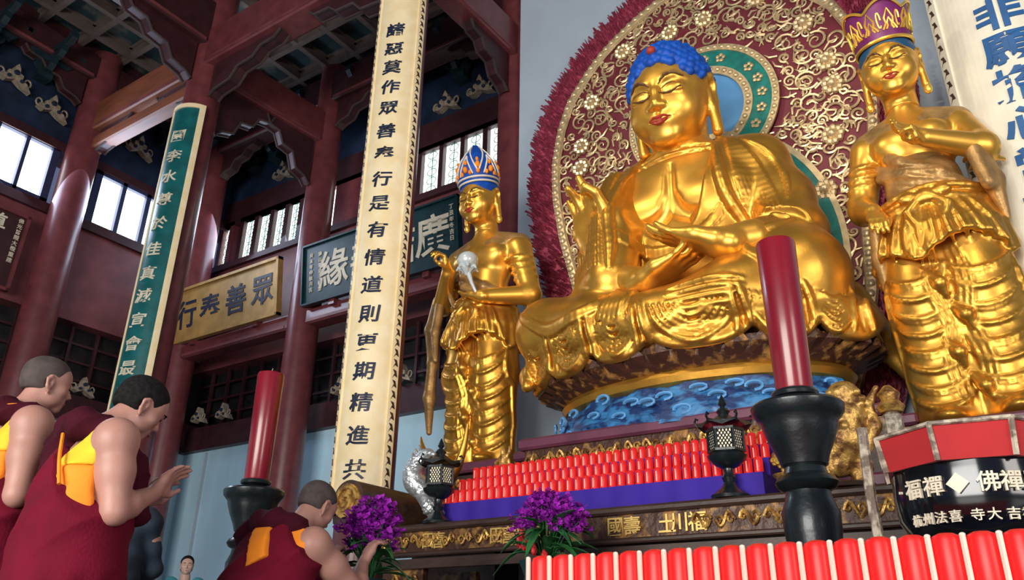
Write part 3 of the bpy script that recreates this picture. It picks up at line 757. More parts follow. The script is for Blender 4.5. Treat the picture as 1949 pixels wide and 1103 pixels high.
# ---------------------------------------------------------------- the great seated statue
BB = (-2.50, 6.75, 2.62)
def local(P, b): return P-np.array(b)
buddha = thing('buddha_statue','huge seated golden statue with blue hair, one hand raised, in the middle of the altar','statue',BB)
def build_buddha():
    cx=-2.50
    # --- bare body: head, neck, chest, hands
    S=Sculpt((-4.4,5.2,2.7),(-.6,7.6,5.75),.02)
    S.ell((cx,6.84,4.35),(.76,.43,.85),.1)
    S.ell((cx,6.79,4.75),(.80,.38,.50),.2)
    for q in (-1,1):
        S.ell((cx+q*.36,6.53,4.56),(.35,.175,.25),.08)
        S.cone((cx+q*.25,6.80,5.10),(cx+q*.72,6.85,4.92),.20,.25,.2)
    S.ell((cx,6.62,4.02),(.55,.30,.34),.15)
    S.cone((cx+.02,6.80,5.30),(cx,6.85,4.95),.29,.36,.14)
    for z in (5.10,5.19): 
        S.snap()
        for a in np.linspace(pi+.3,2*pi-.3,16):
            p=S.radial(cx,6.82,a,z-.03*sin(a)-.03)
            if p: S.ell(p,(.045,.045,.014),.02,'sub')
    S.snap()
    for q in (-1,1): S.ridge([(cx+q*.66,4.62),(cx+q*.52,4.42),(cx+q*.30,4.335),(cx+q*.08,4.42),(cx+q*.03,4.60)],.045,.06,op='sub',sink=.3,n=20)
    S.ridge([(cx,4.98),(cx,4.7),(cx,4.45)],.03,.05,op='sub')
    # raised right hand and forearm
    S.cone((-3.32,6.55,4.02),(-3.20,6.24,4.14),.20,.155,.06)
    sculpt_hand(S,Frame((-3.22,6.20,4.16),.80,(.05,-.16,-.18)),1,((.55,1.0,.6),(.18,.25,.2),(.25,.45,.35),(.10,.15,.15)),((.32,-.12,.34),(.33,-.26,.52),(.25,-.34,.62)),.09,fat=1.05)
    # left hand lying in the lap, palm up
    S.cone((-1.70,6.12,3.80),(-1.95,5.94,3.75),.17,.13,.05)
    sculpt_hand(S,Frame((-1.90,5.92,3.74),.74,(-1.25,0,1.66)),1,((.10,.2,.2),(.08,.15,.2),(.08,.15,.2),(.1,.2,.2)),((.30,-.16,.26),(.22,-.22,.46)),.06,fat=.95)
    # fingertips of the other hand under it
    S.cone((-2.85,6.05,3.66),(-2.62,5.98,3.58),.15,.12,.05)
    sculpt_hand(S,Frame((-2.66,5.97,3.58),.70,(-1.30,0,-1.62)),-1,((.10,.2,.2),)*4,((.28,-.12,.3),(.2,-.2,.46)),.06,fat=.9)
    P,Q=S.mesh(); P=relax(P,Q,2)
    # head on its own finer grid
    Hh=Sculpt((cx-.62,5.95,4.95),(cx+.62,7.35,6.5),.0135)
    F=Frame((cx+.02,6.68,5.27),1.04,(.26,0,-.02))
    sculpt_face(Hh,F,True)
    Hh.cone((cx,6.78,5.5),(cx,6.85,4.9),.29,.30,.08)
    p,q=Hh.mesh(); p=relax(p,q,1)
    mesh_obj('body',np.concatenate([local(P,BB),local(p,BB)]),np.concatenate([Q,q+len(P)]),M['gold_face'],buddha,True)
    # painted brows, eye slits, lips
    mb=MB()
    for s in (-1,1):
        paint_line(Hh,F,[(s*.050,.565),(s*.095,.612),(s*.18,.640),(s*.275,.595)],.016,mb)
        paint_line(Hh,F,[(s*.045,.472),(s*.10,.458),(s*.17,.458),(s*.25,.488)],.013,mb)
        paint_line(Hh,F,[(s*.06,.515),(s*.14,.553),(s*.25,.520)],.006,mb)
    mb.build('painted_brow',M['line_dark'],buddha,True,loc=tuple(-np.array(BB)))
    mb=MB()
    paint_line(Hh,F,[(-.105,.222),(-.045,.243),(0,.234),(.045,.243),(.105,.222)],.020,mb,.0)
    paint_line(Hh,F,[(-.085,.215),(0,.205),(.085,.215)],.018,mb,.0)
    paint_line(Hh,F,[(-.080,.200),(0,.180),(.080,.200)],.024,mb,.0)
    mb.build('lips',M['lip_red'],buddha,True,loc=tuple(-np.array(BB)))
    # --- hair: cap with snail curls and the raised crown
    S=Sculpt((cx-.68,5.9,5.3),(cx+.68,7.5,6.95),.016)
    F.ell(S,(0,.06,.64),(.405,.43,.40),.02)
    F.ell(S,(0,.05,.92),(.25,.27,.17),.16)
    S.snap()
    # clear the face: everything in front of and below the hairline
    F.ell(S,(0,-.36,.44),(.365,.34,.375),.03,'sub')
    F.ell(S,(0,-.50,.58),(.33,.30,.245),.03,'sub')
    F.ell(S,(0,-.02,.12),(.6,.46,.36),.02,'sub')
    for s in (-1,1): F.ell(S,(s*.44,.0,.42),(.12,.13,.30),.02,'sub')
    rng=random.Random(4); Bq=S.D.copy()
    n=330
    for i in range(n):
        zz=1-1.55*(i+.5)/n; a=i*2.39996; r=sqrt(max(0,1-zz*zz)); d=np.array((r*cos(a),r*sin(a),zz))
        if zz<-.12 and abs(d[0])>.72*r: continue
        # march out from the head centre to the cap surface
        for t in np.linspace(.75,.25,70):
            c=F.p(d[0]*t,.05+d[1]*t,.66+d[2]*t); ii=np.round((c-S.lo)/S.h).astype(int)
            if np.all(ii>=0) and np.all(ii<S.n) and Bq[tuple(ii)]<0:
                S.ell(c,(.047,.047,.047),.012); break
    P,Q=S.mesh(); mesh_obj('hair',local(P,BB),Q,M['hair_blue'],buddha,True)
    j=MB().ball(tuple(F.p(0,-.285,.965)),(.05,.05,.05)); j.build('hair_jewel',M['lip_red'],buddha,True,loc=tuple(-np.array(BB)))
    # --- robe
    S=Sculpt((-4.45,5.45,2.55),(-.55,7.45,5.65),.0145)
    S.ell((cx,6.84,4.35),(.82,.48,.90),.1); S.ell((cx,6.80,4.75),(.86,.42,.53),.2)
    for q in (-1,1):
        S.ell((cx+q*.36,6.55,4.52),(.40,.20,.30),.16)
        S.cone((cx+q*.32,6.82,5.14),(cx+q*.74,6.86,4.96),.23,.28,.15)
    S.ell((cx,6.62,4.02),(.62,.32,.40),.15)
    # right arm (seen on the left): upper arm, bent elbow, hanging sleeve
    S.chain([(-3.18,6.88,4.93),(-3.34,6.82,4.45),(-3.38,6.62,4.05)],[.31,.28,.25],.10)
    S.chain([(-3.10,6.52,4.95),(-3.04,6.28,4.35),(-3.02,6.10,3.70)],[.16,.23,.26],.07)
    S.chain([(-3.22,6.50,4.75),(-3.24,6.34,3.95),(-3.22,6.20,3.66)],[.13,.19,.23],.07)
    S.chain([(-3.36,6.58,4.02),(-3.27,6.36,4.08)],[.26,.205],.06)
    S.chain([(-3.36,6.55,3.95),(-3.30,6.38,3.70)],[.22,.24],.10)
    # left arm (seen on the right): wide sleeve falling into the lap
    S.chain([(-1.80,6.86,4.93),(-1.58,6.80,4.45),(-1.52,6.62,3.98)],[.31,.29,.29],.10)
    S.chain([(-1.52,6.62,3.98),(-1.70,6.28,3.80),(-1.86,6.12,3.72)],[.28,.22,.19],.10)
    S.chain([(-1.42,6.66,4.35),(-1.40,6.55,3.98),(-1.45,6.40,3.74)],[.15,.22,.22],.08)
    # legs
    S.chain([(-2.9,6.9,3.32),(-3.40,6.62,3.40),(-3.80,6.34,3.44)],[.42,.38,.33],.14)
    S.chain([(-3.80,6.34,3.44),(-3.2,6.06,3.28),(-2.5,5.96,3.18)],[.32,.28,.24],.12)
    S.chain([(-2.1,6.9,3.42),(-1.75,6.62,3.50),(-1.46,6.40,3.48)],[.44,.45,.43],.14)
    S.chain([(-1.46,6.40,3.48),(-1.9,6.08,3.30),(-2.5,5.98,3.18)],[.41,.31,.25],.12)
    S.ell((cx,6.60,3.16),(1.50,.78,.24),.15)
    # skirt falling over the edge of the seat: pleated wall, deeper in the swags
    sw=[(-4.00,-3.62),(-3.58,-3.14),(-3.06,-2.62),(-2.50,-1.80),(-1.72,-1.36),(-1.30,-1.02)]
    def hem(x):
        for x0,x1 in sw:
            if x0-.04<=x<=x1+.04:
                u=(x-x0)/(x1-x0)*2-1; return 2.87+.11*abs(u)**3
        return 2.97
    edge=[]
    for a in np.linspace(pi-.30,2*pi+.34,130):
        x,y=cx+1.50*cos(a),6.68+.76*sin(a); h=hem(x)+.0
        S.chain([(cx+1.30*cos(a),6.68+.60*sin(a),3.24),(x,y,3.10),(x+.07*cos(a),y+.09*sin(a),h+.02)],[.13,.085,.040],.05)
        edge.append((x+.085*cos(a),y+.105*sin(a),h))
    S.chain(edge,.034,.02)
    # the hanging cloth behind on the right and the corner on the left
    S.chain([(-1.20,6.85,3.35),(-.95,6.95,3.0),(-.84,7.02,2.72)],[.22,.12,.05],.06)
    S.chain([(-3.98,6.45,3.2),(-3.98,6.25,3.0),(-3.95,6.14,2.88)],[.14,.10,.06],.06)
    # neck opening
    S.chain([(cx+.02,6.50,5.35),(cx-.02,6.27,4.85),(cx-.02,6.15,4.45)],[.42,.40,.36],.03,'sub')
    S.chain([(cx-.02,6.15,4.45),(cx+.06,6.08,4.12)],[.36,.22],.03,'sub')
    S.cone((cx,6.68,5.35),(cx,6.66,5.6),.38,.55,.03,'sub')
    S.snap()
    R=lambda c,r,k=.014,**kw: S.ridge(c,r*1.1,.009,sink=.05,n=kw.pop('n',18),**kw)
    G=lambda c,r: S.ridge(c,r,.02,op='sub',sink=.1)
    # lapels
    R([(-2.93,5.15),(-2.98,4.8),(-3.00,4.4),(-2.94,4.0),(-2.92,3.75)],.055)
    R([(-2.08,5.15),(-2.02,4.8),(-1.96,4.45),(-1.86,4.15),(-1.86,3.95)],.055)
    for i in range(9):   # folds falling from the shoulder on the right
        t=i/8; R([(-1.98+.08*t,5.20-.02*t),(-1.90+.18*t,4.85-.02*t),(-1.84+.26*t,4.45),(-1.80+.32*t,4.08+.05*t)],.022)
    for i in range(7):
        t=i/6; R([(-1.84+.12*t,5.14-.10*t),(-1.62+.10*t,4.92-.12*t),(-1.48+.04*t,4.62-.16*t),(-1.42-.02*t,4.40-.14*t)],.022)
    for i in range(9):   # sleeve on the left
        t=i/8; R([(-3.04-.36*t,5.20-.20*t),(-3.08-.36*t,4.75),(-3.08-.34*t,4.3),(-3.02-.34*t,3.80)],.026)
    for i in range(8):   # swags across the belly
        t=i/7; R([(-2.94+.02*t,4.20-.11*t),(-2.62,4.02-.10*t),(-2.30,4.08-.10*t),(-2.02,4.36-.10*t)],.024)
    for i in range(4):   # folds of the left sleeve
        t=i/3; R([(-1.72+.05*t,4.32-.10*t),(-1.56+.05*t,4.14-.10*t),(-1.36+.03*t,4.10-.12*t)],.030)
        R([(-1.34-.10*t,3.98-.03*t),(-1.55-.1*t,3.84-.04*t),(-1.80-.05*t,3.70)],.028)
    G([(-1.78,4.02),(-1.60,4.12),(-1.40,4.06),(-1.26,3.92)],.06)
    # knees
    for i in range(6):
        t=i/5; R([(-4.02+.10*t,3.62-.16*t),(-3.62+.05*t,3.34-.09*t),(-3.22,3.32-.06*t),(-2.9+.1*t,3.46-.07*t)],.030)
        R([(-1.84+.05*t,3.80-.12*t),(-1.66+.06*t,3.62-.12*t),(-1.42+.02*t,3.46-.10*t)],.024)
    for i in range(5):
        t=i/4; R([(-2.84+.16*t,3.56),(-2.90+.18*t,3.40),(-3.00+.20*t,3.16)],.036)
    for i in range(4): R([(-2.35,3.36-.07*i),(-2.0,3.36-.07*i),(-1.72,3.32-.06*i)],.028)
    # swags of the skirt, each a nest of loops between gathers
    for x0,x1 in sw:
        c=(x0+x1)/2; W_=x1-x0
        for i in range(6):
            t=i/5; w=W_*(.50-.33*t); z=3.22-.005*i; d=.34-.29*t
            S.ridge([(c-w,z),(c-w*.72,z-d*.60),(c,z-d),(c+w*.72,z-d*.60),(c+w,z)],.026 if W_<.6 else .030,.008,sink=.0,n=24)
            if i<5:
                w2=W_*(.50-.33*(t+.1)); d2=.34-.29*(t+.1)
                S.ridge([(c-w2,z),(c-w2*.72,z-d2*.60),(c,z-d2),(c+w2*.72,z-d2*.60),(c+w2,z)],.016,.006,op='sub',sink=-.3,n=24)
        for dx in (-.025,.04): S.ridge([(x1+dx,3.28),(x1+dx*1.3+.01,3.08),(x1+dx*1.8+.015,2.90)],.034,.008,sink=.0)
        S.ridge([(x1+.012,3.24),(x1+.02,3.05),(x1+.03,2.90)],.022,.006,op='sub',sink=-.4)
    P,Q=S.mesh(); P=relax(P,Q,1,.3)
    mesh_obj('robe',local(P,BB),Q,M['gold'],buddha,True)
build_buddha()
# ---------------------------------------------------------------- seat under the statue and the great nimbus behind it
def build_seat():
    t=thing('lotus_throne','dark carved round seat with a gold rim under the great statue','throne',(-2.5,6.70,2.30))
    e=dict(sx=1.0,sy=.56)
    MB().lathe([(1.30,.42),(1.40,.46),(1.50,.54),(1.49,.62),(1.2,.63)],n=72,**e).build('carved_bowl',M['carved'],t,True)
    b=MB()
    for k in range(44):
        a=2*pi*k/44; r0=1.36; r1=1.55
        p=lambda da,r,z:(r*cos(a+da),r*sin(a+da)*.56,z)
        b.add([p(-.055,r0,.45),p(.055,r0,.45),p(.064,r1,.55),p(.03,r1+.02,.61),p(0,r1+.03,.63),p(-.03,r1+.02,.61),p(-.064,r1,.55),p(0,r1+.04,.54)],[(0,1,7),(1,2,7),(2,3,7),(3,4,7),(4,5,7),(5,6,7),(6,0,7)])
    b.build('lotus_petals',M['carved'],t)
    MB().lathe([(1.18,.30),(1.30,.33),(1.335,.38),(1.30,.43),(1.2,.45)],n=72,**e).build('gold_rim',M['gold'],t,True)
    w=MB().lathe([(1.42,-.02),(1.44,.06),(1.36,.14),(1.30,.22),(1.24,.32)],n=96,**e)
    rng=random.Random(2); vv=[]
    for x,y,z in w.v:
        q=1+.035*sin(11*atan2(y,x)+z*30)+rng.uniform(-.01,.01); vv.append((x*q,y*q,z))
    w.v=vv; o=w.build('painted_wave_base',M['waves'],t,True)
    for i in range(60):
        k=MB()
        a=2*pi*i/60; r=1.40+rng.uniform(-.05,.03); z=rng.uniform(.02,.24); s=rng.uniform(.04,.08)
        k.tube([(r*cos(a+.05*sin(u))+.0,r*.56*sin(a+.05*sin(u)),z+s*(1-cos(u))*.5) for u in np.linspace(0,5,9)],.014,5)
        k.build('wave_crest',M['halo_blue'],t)
build_seat()

NB=(-2.66,7.80,2.55)
def nw(z):
    """half-width of the nimbus panel at height z"""
    zs=[2.6,3.2,3.8,4.6,5.3,5.9,6.4,6.9,7.3,7.7,7.93,8.2,8.36,8.42]; ws=[1.15,1.38,1.55,1.62,1.80,1.89,1.90,1.81,1.66,1.34,1.10,.66,.30,.0]
    return float(np.interp(z,zs,ws))
def build_nimbus():
    t=thing('nimbus','tall maroon nimbus with gilt scrollwork and a crimson flame edge behind the great statue','nimbus',NB)
    zz=list(np.linspace(2.62,8.0,46))+list(np.linspace(8.03,8.42,18))
    L=[(-nw(z),z-NB[2]) for z in zz]; Rr=[(nw(z),z-NB[2]) for z in reversed(zz)]
    poly=L+Rr[1:]
    MB().prism(poly,0,.10).build('panel',M['panel_maroon'],t)
    def off(d):
        out=[]
        for i,z in enumerate(zz):
            w=nw(z); dz=.01; sl=(nw(z+dz)-nw(z-dz))/(2*dz) if i<len(zz)-1 else -50
            n=np.array((1.,-sl)); n=n/np.linalg.norm(n); out.append((w+n[0]*d,z-NB[2]+n[1]*d))
        return out
    o=off(.02); rail=[(-x,-.03,z) for x,z in o]+[(x,-.03,z) for x,z in reversed(o)]
    b=MB().tube(rail,.062,8,flat=.8); 
    b.build('border',M['scroll_gold'],t,True)
    bd=MB()
    seg=[np.array(p) for p in rail]; acc=0
    for i in range(len(seg)-1):
        d=seg[i+1]-seg[i]; l=np.linalg.norm(d); 
        while acc<l:
            p=seg[i]+d*acc/l; bd.ball((p[0],p[1]-.045,p[2]),(.042,.03,.042),8,5); acc+=.105
        acc-=l
    bd.build('border_beads',M['scroll_gold'],t,True)
    # flame edge
    o2=off(.44); n=len(zz)
    inn=[(-x,z) for x,z in o]+[(x,z) for x,z in reversed(o)]; outp=[(-x,z) for x,z in o2]+[(x,z) for x,z in reversed(o2)]
    fl=MB(); vs=[(x,.07,z) for x,z in inn]+[(x,.07,z) for x,z in outp]+[(x,.02,z) for x,z in inn]+[(x,.02,z) for x,z in outp]; m=len(inn)
    fs=[]
    for i in range(m-1): fs+=[(i,i+1,m+i+1,m+i),(2*m+i,3*m+i,3*m+i+1,2*m+i+1),(m+i,m+i+1,3*m+i+1,3*m+i)]
    fl.add(vs,fs)
    rng=random.Random(7)
    for i in range(m-1):
        a0,a1=np.array(inn[i]),np.array(inn[i+1]); b0,b1=np.array(outp[i]),np.array(outp[i+1])
        L_=np.linalg.norm(b1-b0); cnt=max(8,int(L_*330))
        for k in range(cnt):
            u,v=rng.random(),rng.random()**.8; p=(a0*(1-u)+a1*u)*(1-v)+(b0*(1-u)+b1*u)*v
            d=((b0+b1)/2-(a0+a1)/2); d/=np.linalg.norm(d); d=d*.55+np.array((0,.75)); d/=np.linalg.norm(d); an=rng.uniform(-.5,.5)
            d=np.array((d[0]*cos(an)-d[1]*sin(an),d[0]*sin(an)+d[1]*cos(an))); pn=np.array((-d[1],d[0])); s=rng.uniform(.035,.065)
            y=-.01-.06*rng.random()
            q0=p-pn*s*.28; q1=p+pn*s*.28; q2=p+d*s*1.0+pn*s*.3; mid=p+d*s*.35
            fl.add([(q0[0],.02,q0[1]),(q1[0],.02,q1[1]),(q2[0],y-.01,q2[1]),(mid[0],y-.03,mid[1])],[(0,1,3),(1,2,3),(2,0,3)])
    fl.build('flame_edge',M['fringe'],t)
    # halos
    hc=(.09,3.88)
    def ring(r0,r1,y,m,name,sx=1,sz=1,c=hc,n=80):
        MB_=MB(); vs=[]
        for r,yy in ((r0,y),(r0,y-.03),(r1,y-.03),(r1,y)):
            for i in range(n):
                a=2*pi*i/n; vs.append((c[0]+r*cos(a)*sx,yy,c[1]+r*sin(a)*sz))
        fs=[]
        for k in range(3):
            for i in range(n):
                j=(i+1)%n; fs.append((k*n+i,k*n+j,(k+1)*n+j,(k+1)*n+i))
        MB_.add(vs,fs); return MB_.build(name,M[m],t)
    bc=(.08,1.85)
    ring(1.12,1.34,-.02,'halo_teal','body_halo_band',.98,1.22,bc); ring(1.34,1.40,-.03,'scroll_gold','body_halo_edge',.98,1.22,bc); ring(1.07,1.12,-.03,'scroll_gold','body_halo_edge',.98,1.22,bc)
    MB().lathe([(.001,0),(.52,0),(.52,.02)],n=48,cap=False)
    d=MB(); n=60
    d.add([(hc[0]+.52*cos(2*pi*i/n),-.05,hc[1]+.52*sin(2*pi*i/n)) for i in range(n)],[tuple(range(n))]); d.build('halo_disc',M['halo_blue'],t)
    ring(.52,.62,-.06,'scroll_gold','halo_inner_ring'); ring(.62,.84,-.045,'halo_teal','halo_teal_ring'); ring(.84,.92,-.065,'scroll_gold','halo_outer_ring')
    be=MB()
    for r,k,s in ((.88,64,.030),(.57,40,.030)):
        for i in range(k):
            a=2*pi*i/k; be.ball((hc[0]+r*cos(a),-.10,hc[1]+r*sin(a)),(s,s*.7,s),7,5)
    be.build('halo_beads',M['scroll_gold'],t,True)
    # scrollwork: rosettes with vines curling off them
    def rosette(mb,x,z,s):
        for k in range(9):
            a=2*pi*k/9; mb.ball((x+s*.62*cos(a),-.03,z+s*.62*sin(a)),(s*.30,.05,s*.30),7,4)
        mb.ball((x,-.04,z),(s*.42,.08,s*.42),10,6)
    def curl(mb,x,z,a,s,sg,turns=1.5):
        P=[];
        for u in np.linspace(0,1,22):
            r=s*(1-u*.88); an=a+sg*u*turns*2*pi; P.append((x+r*cos(an),-.018-.01*sin(u*9),z+r*sin(an)))
        mb.tube(P,[.0145*(1.15-.6*u) for u in np.linspace(0,1,22)],5)
    sc=MB(); rs=MB(); pos=[]
    def ok(x,z,m): 
        zz_=z+NB[2]
        return abs(x)<nw(zz_)-m and abs(x)<nw(zz_+m*.7)-m*.4 and hypot(x-hc[0],z-hc[1])>.98+m*.6 and z>.15
    for z in np.arange(.3,5.8,.62):
        for sx in (-1,1):
            w=nw(z+NB[2])
            for x in (w-.34,w-1.0,w-1.66):
                if x>.05 and ok(sx*x,z+(.3 if int(z*7)%2 else 0),.16): pos.append((sx*x,z+(.3 if int(z*7)%2 else 0)))
    for x,z in pos:
        rs=MB(); rosette(rs,x,z,.135); rs.build('rosette',M['scroll_gold'],t,True)
    rs=MB()
    pts=list(pos)
    for x,z in pos:
        for k in range(5):
            a=2*pi*k/5+rng.uniform(-.3,.3); d=.30; px,pz=x+d*cos(a),z+d*sin(a)
            if ok(px,pz,.10): curl(sc,px,pz,a+pi,.125,1 if k%2 else -1); pts.append((px,pz))
    tries=0
    while tries<5000:
        tries+=1; z=rng.uniform(.15,5.8); x=rng.uniform(-1.9,1.9)
        if not ok(x,z,.07): continue
        dm=min(hypot(x-a,z-b) for a,b in pts)
        if dm>.125:
            curl(sc,x,z,rng.uniform(0,6.28),rng.uniform(.055,.085),rng.choice((-1,1))); pts.append((x,z))
            for k in range(3):
                a=rng.uniform(0,6.28); l=rng.uniform(.10,.2); sc.tube([(x+.1*cos(a),-.012,z+.1*sin(a)),(x+(.1+l*.5)*cos(a+.25),-.02,z+(.1+l*.5)*sin(a+.25)),(x+(.1+l)*cos(a+.1),-.012,z+(.1+l)*sin(a+.1))],[.012,.016,.005],5)
    # small flowers on the teal ring
    for i in range(22):
        a=2*pi*i/22
        if i%4==3: continue
        r=.73; x,z=hc[0]+r*cos(a),hc[1]+r*sin(a)
        for k in range(5): rs.ball((x+.04*cos(k*1.257),-.085,z+.04*sin(k*1.257)),(.026,.02,.026),6,4)
        curl(sc,x+.09*cos(a+1.57),z+.09*sin(a+1.57),a,.05,1,1.2)
    n0=len(sc.v)
    sc.build('scrollwork',M['scroll_gold'],t,True); rs.build('ring_flowers',M['scroll_gold'],t,True)
build_nimbus()
# ---------------------------------------------------------------- altar
def frieze_strip(mb, x0, x1, y, z0, z1, step, rng):
    """curly carving in relief along a board's front"""
    h=z1-z0; x=x0
    while x<x1-step*.5:
        s=rng.choice((-1,1)); P=[(x+step*(.12+.76*u),y-.012-.006*sin(u*9),z0+h*(.5+.32*s*sin(u*2*pi))) for u in np.linspace(0,1,9)]
        mb.tube(P,[h*.085]*9,5)
        for k in (.25,.75):
            c=(x+step*k,z0+h*.5+s*h*.05); mb.tube([(c[0]+h*.22*(1-u*.8)*cos(u*7),y-.012,c[1]+h*.22*(1-u*.8)*sin(u*7)) for u in np.linspace(0,1,10)],h*.055,4)
        x+=step
def build_pedestal():
    t=thing('statue_pedestal','tall stepped violet brown pedestal with gilt carving under the great statue','pedestal',(-2.5,6.8,0))
    W=lambda b:(setattr(b,'v',[(p[0]+2.5,p[1]-6.8,p[2]) for p in b.v]),b)[1]
    b=MB().box((-2.5,6.9,1.0),(3.0,1.6,2.0)); W(b).build('body',M['wood_dark'],t)
    c=MB()
    c.box((-2.55,6.77,2.27),(2.70,1.74,.10),bev=.02); c.box((-2.50,6.85,2.24),(3.24,1.40,.09),bev=.02); c.box((-2.52,6.95,2.20),(3.54,1.10,.09),bev=.02)
    W(c).build('cornice',M['cornice'],t)
    f=MB(); f.box((-2.55,6.80,2.13),(2.60,1.70,.18)); f.box((-2.50,6.86,2.11),(3.12,1.34,.16)); f.box((-2.52,6.95,2.07),(3.40,1.04,.16)); W(f).build('frieze',M['carved'],t)
    g=MB(); rng=random.Random(3); frieze_strip(g,-3.85,-1.26,5.945,2.05,2.21,.16,rng); W(g).build('frieze_carving',M['carved_bright'],t,True)
    d=MB(); d.box((-2.52,6.90,1.96),(2.9,1.62,.10),bev=.02); d.box((-2.52,6.90,1.72),(3.1,1.66,.12),bev=.02); W(d).build('lower_moulding',M['cornice'],t)
    return t
build_pedestal()
def side_pedestal(x,y,w,d,h,label):
    t=thing('side_pedestal',label,'pedestal',(x,y,0))
    MB().box((0,0,h/2-.06),(w*.9,d*.9,h-.12)).build('body',M['wood_dark'],t)
    MB().box((0,0,h-.05),(w,d,.10),bev=.02).build('cornice',M['cornice'],t)
    g=MB(); frieze_strip(g,-w*.43,w*.43,-d*.455,h-.30,h-.13,.16,random.Random(5)); g.build('carving',M['carved_bright'],t,True)
side_pedestal(-4.92,6.78,1.10,.95,2.29,'carved pedestal under the small blue-crowned statue')
side_pedestal(-.33,6.38,.72,.66,2.08,'carved pedestal under the purple-crowned statue')

def build_table():
    t=thing('altar_table','long dark altar table with a carved gilt frieze below the red cups','altar table',(-2.4,5.3,0))
    W=lambda b:(setattr(b,'v',[(p[0]+2.4,p[1]-5.3,p[2]) for p in b.v]),b)[1]
    X0,X1=-4.55,-.55
    W(MB().box(((X0+X1)/2,5.32,1.455),(X1-X0+.1,.92,.05),bev=.015)).build('table_top',M['wood_dark'],t)
    W(MB().box(((X0+X1)/2,4.93,1.355),(X1-X0,.06,.15))).build('frieze',M['carved'],t)
    m=MB(); m.box(((X0+X1)/2,4.91,1.265),(X1-X0+.04,.08,.035),bev=.01); m.box(((X0+X1)/2,4.93,1.20),(X1-X0-.05,.05,.07)); W(m).build('moulding',M['wood_dark'],t)
    g=MB(); rng=random.Random(8)
    frieze_strip(g,X0+.05,-3.0,4.898,1.29,1.425,.15,rng); frieze_strip(g,-1.95,X1-.05,4.898,1.29,1.425,.15,rng); W(g).build('frieze_carving',M['carved_bright'],t,True)
    for ch,x in (('國',-2.46),('壽',-2.34),('土',-2.10),('川',-2.02),('福',-1.90),('田',-4.02),('喜',-3.92),('田',-3.40),('喜',-3.30),('福',-3.22)):
        L=MB(); letter(L,ch,lambda u,v,q,x=x:(x+u,4.898-q,1.357+v),.125,.012); W(L).build('gilt_character',M['char_gold'],t)
    for x in (-4.30,-1.0):
        for y in (4.98,5.65): W(MB().box((x,y,.6),(.40,.06,1.2))).build('panel_leg',M['carved'],t)
    g=MB()
    for x in (-4.30,-1.0):
        for z in np.arange(.15,1.1,.17): frieze_strip(g,x-.18,x+.18,4.945,z,z+.15,.18,rng)
    W(g).build('leg_carving',M['carved_bright'],t,True)
    # upturned scroll end on the left
    s=MB(); A=np.linspace(-.35,pi+.2,20)
    prof=[(-4.66+.165*cos(a),1.665+.165*sin(a)) for a in A]+[(-4.80,1.50),(-4.52,1.47)]
    s.prism(prof,4.66,5.62); W(s).build('scroll_end',M['wood_dark'],t)
    s=MB(); s.prism([(-4.66+.135*cos(a),1.665+.135*sin(a)) for a in np.linspace(0,2*pi,25)[:-1]],4.64,4.66)
    s.tube([(-4.66+.12*(1-u*.8)*cos(u*9),4.635,1.665+.12*(1-u*.8)*sin(u*9)) for u in np.linspace(0,1,24)],.018,5)
    W(s).build('scroll_carving',M['carved_bright'],t)
build_table()

# violet cloth box with three steps of glowing red cups
def build_steps():
    t=thing('stepped_stand','violet blue cloth covered stand stepped for the red cups','stand',(-2.8,5.3,1.48))
    x0,x1=-4.08,-1.52; b=MB()
    prof=[(5.08,1.482),(5.08,1.655),(5.24,1.655),(5.24,1.775),(5.42,1.775),(5.42,1.905),(5.62,1.905),(5.62,1.482)]
    b.prism(prof,x0,x1,plane='yz'); b.v=[(p[0]+2.8,p[1]-5.3,p[2]-1.48) for p in b.v]
    b.build('cloth_cover',M['blue_cloth'],t)
    d=MB(); n=60
    P=[[(x0+(x1-x0)*i/n+2.8,5.068-5.3+.008*sin(i*1.3)+.004*sin(i*.37),z-1.48) for z in (1.65,1.57,1.485)] for i in range(n+1)]
    d.sheet(P,.01); d.build('cloth_front',M['blue_cloth'],t,True)
    return t
build_steps()
def make_cup():
    o=MB().lathe([(.0265,0),(.0290,.006),(.0290,.080),(.0255,.098),(.012,.106),(.001,.107)],n=16).build('votive_cup',M['cup_red'],None,True)
    MB().tube([(0,-.0295,.012),(0,-.0295,.078)],.0035,5).build('glint_streak',M['painted_glint'],o)  # highlight down the cup's front, put in as a glowing streak
    return o
cup0=make_cup()
first=True
for row,(y,z,n,lb) in enumerate(((5.135,1.657,37,'small glowing red votive cup in the lowest row on the violet cloth'),(5.31,1.777,37,'small glowing red votive cup in the middle row on the violet cloth'),(5.50,1.907,37,'small glowing red votive cup in the top row on the violet cloth'))):
    for i in range(n):
        x=-4.04+(2.48)*i/(n-1)
        o=cup0 if first else dup(cup0); first=False
        o.location=(x,y,z); tag(o,lb,'votive cup',('lowest row of red cups','middle row of red cups','top row of red cups')[row])

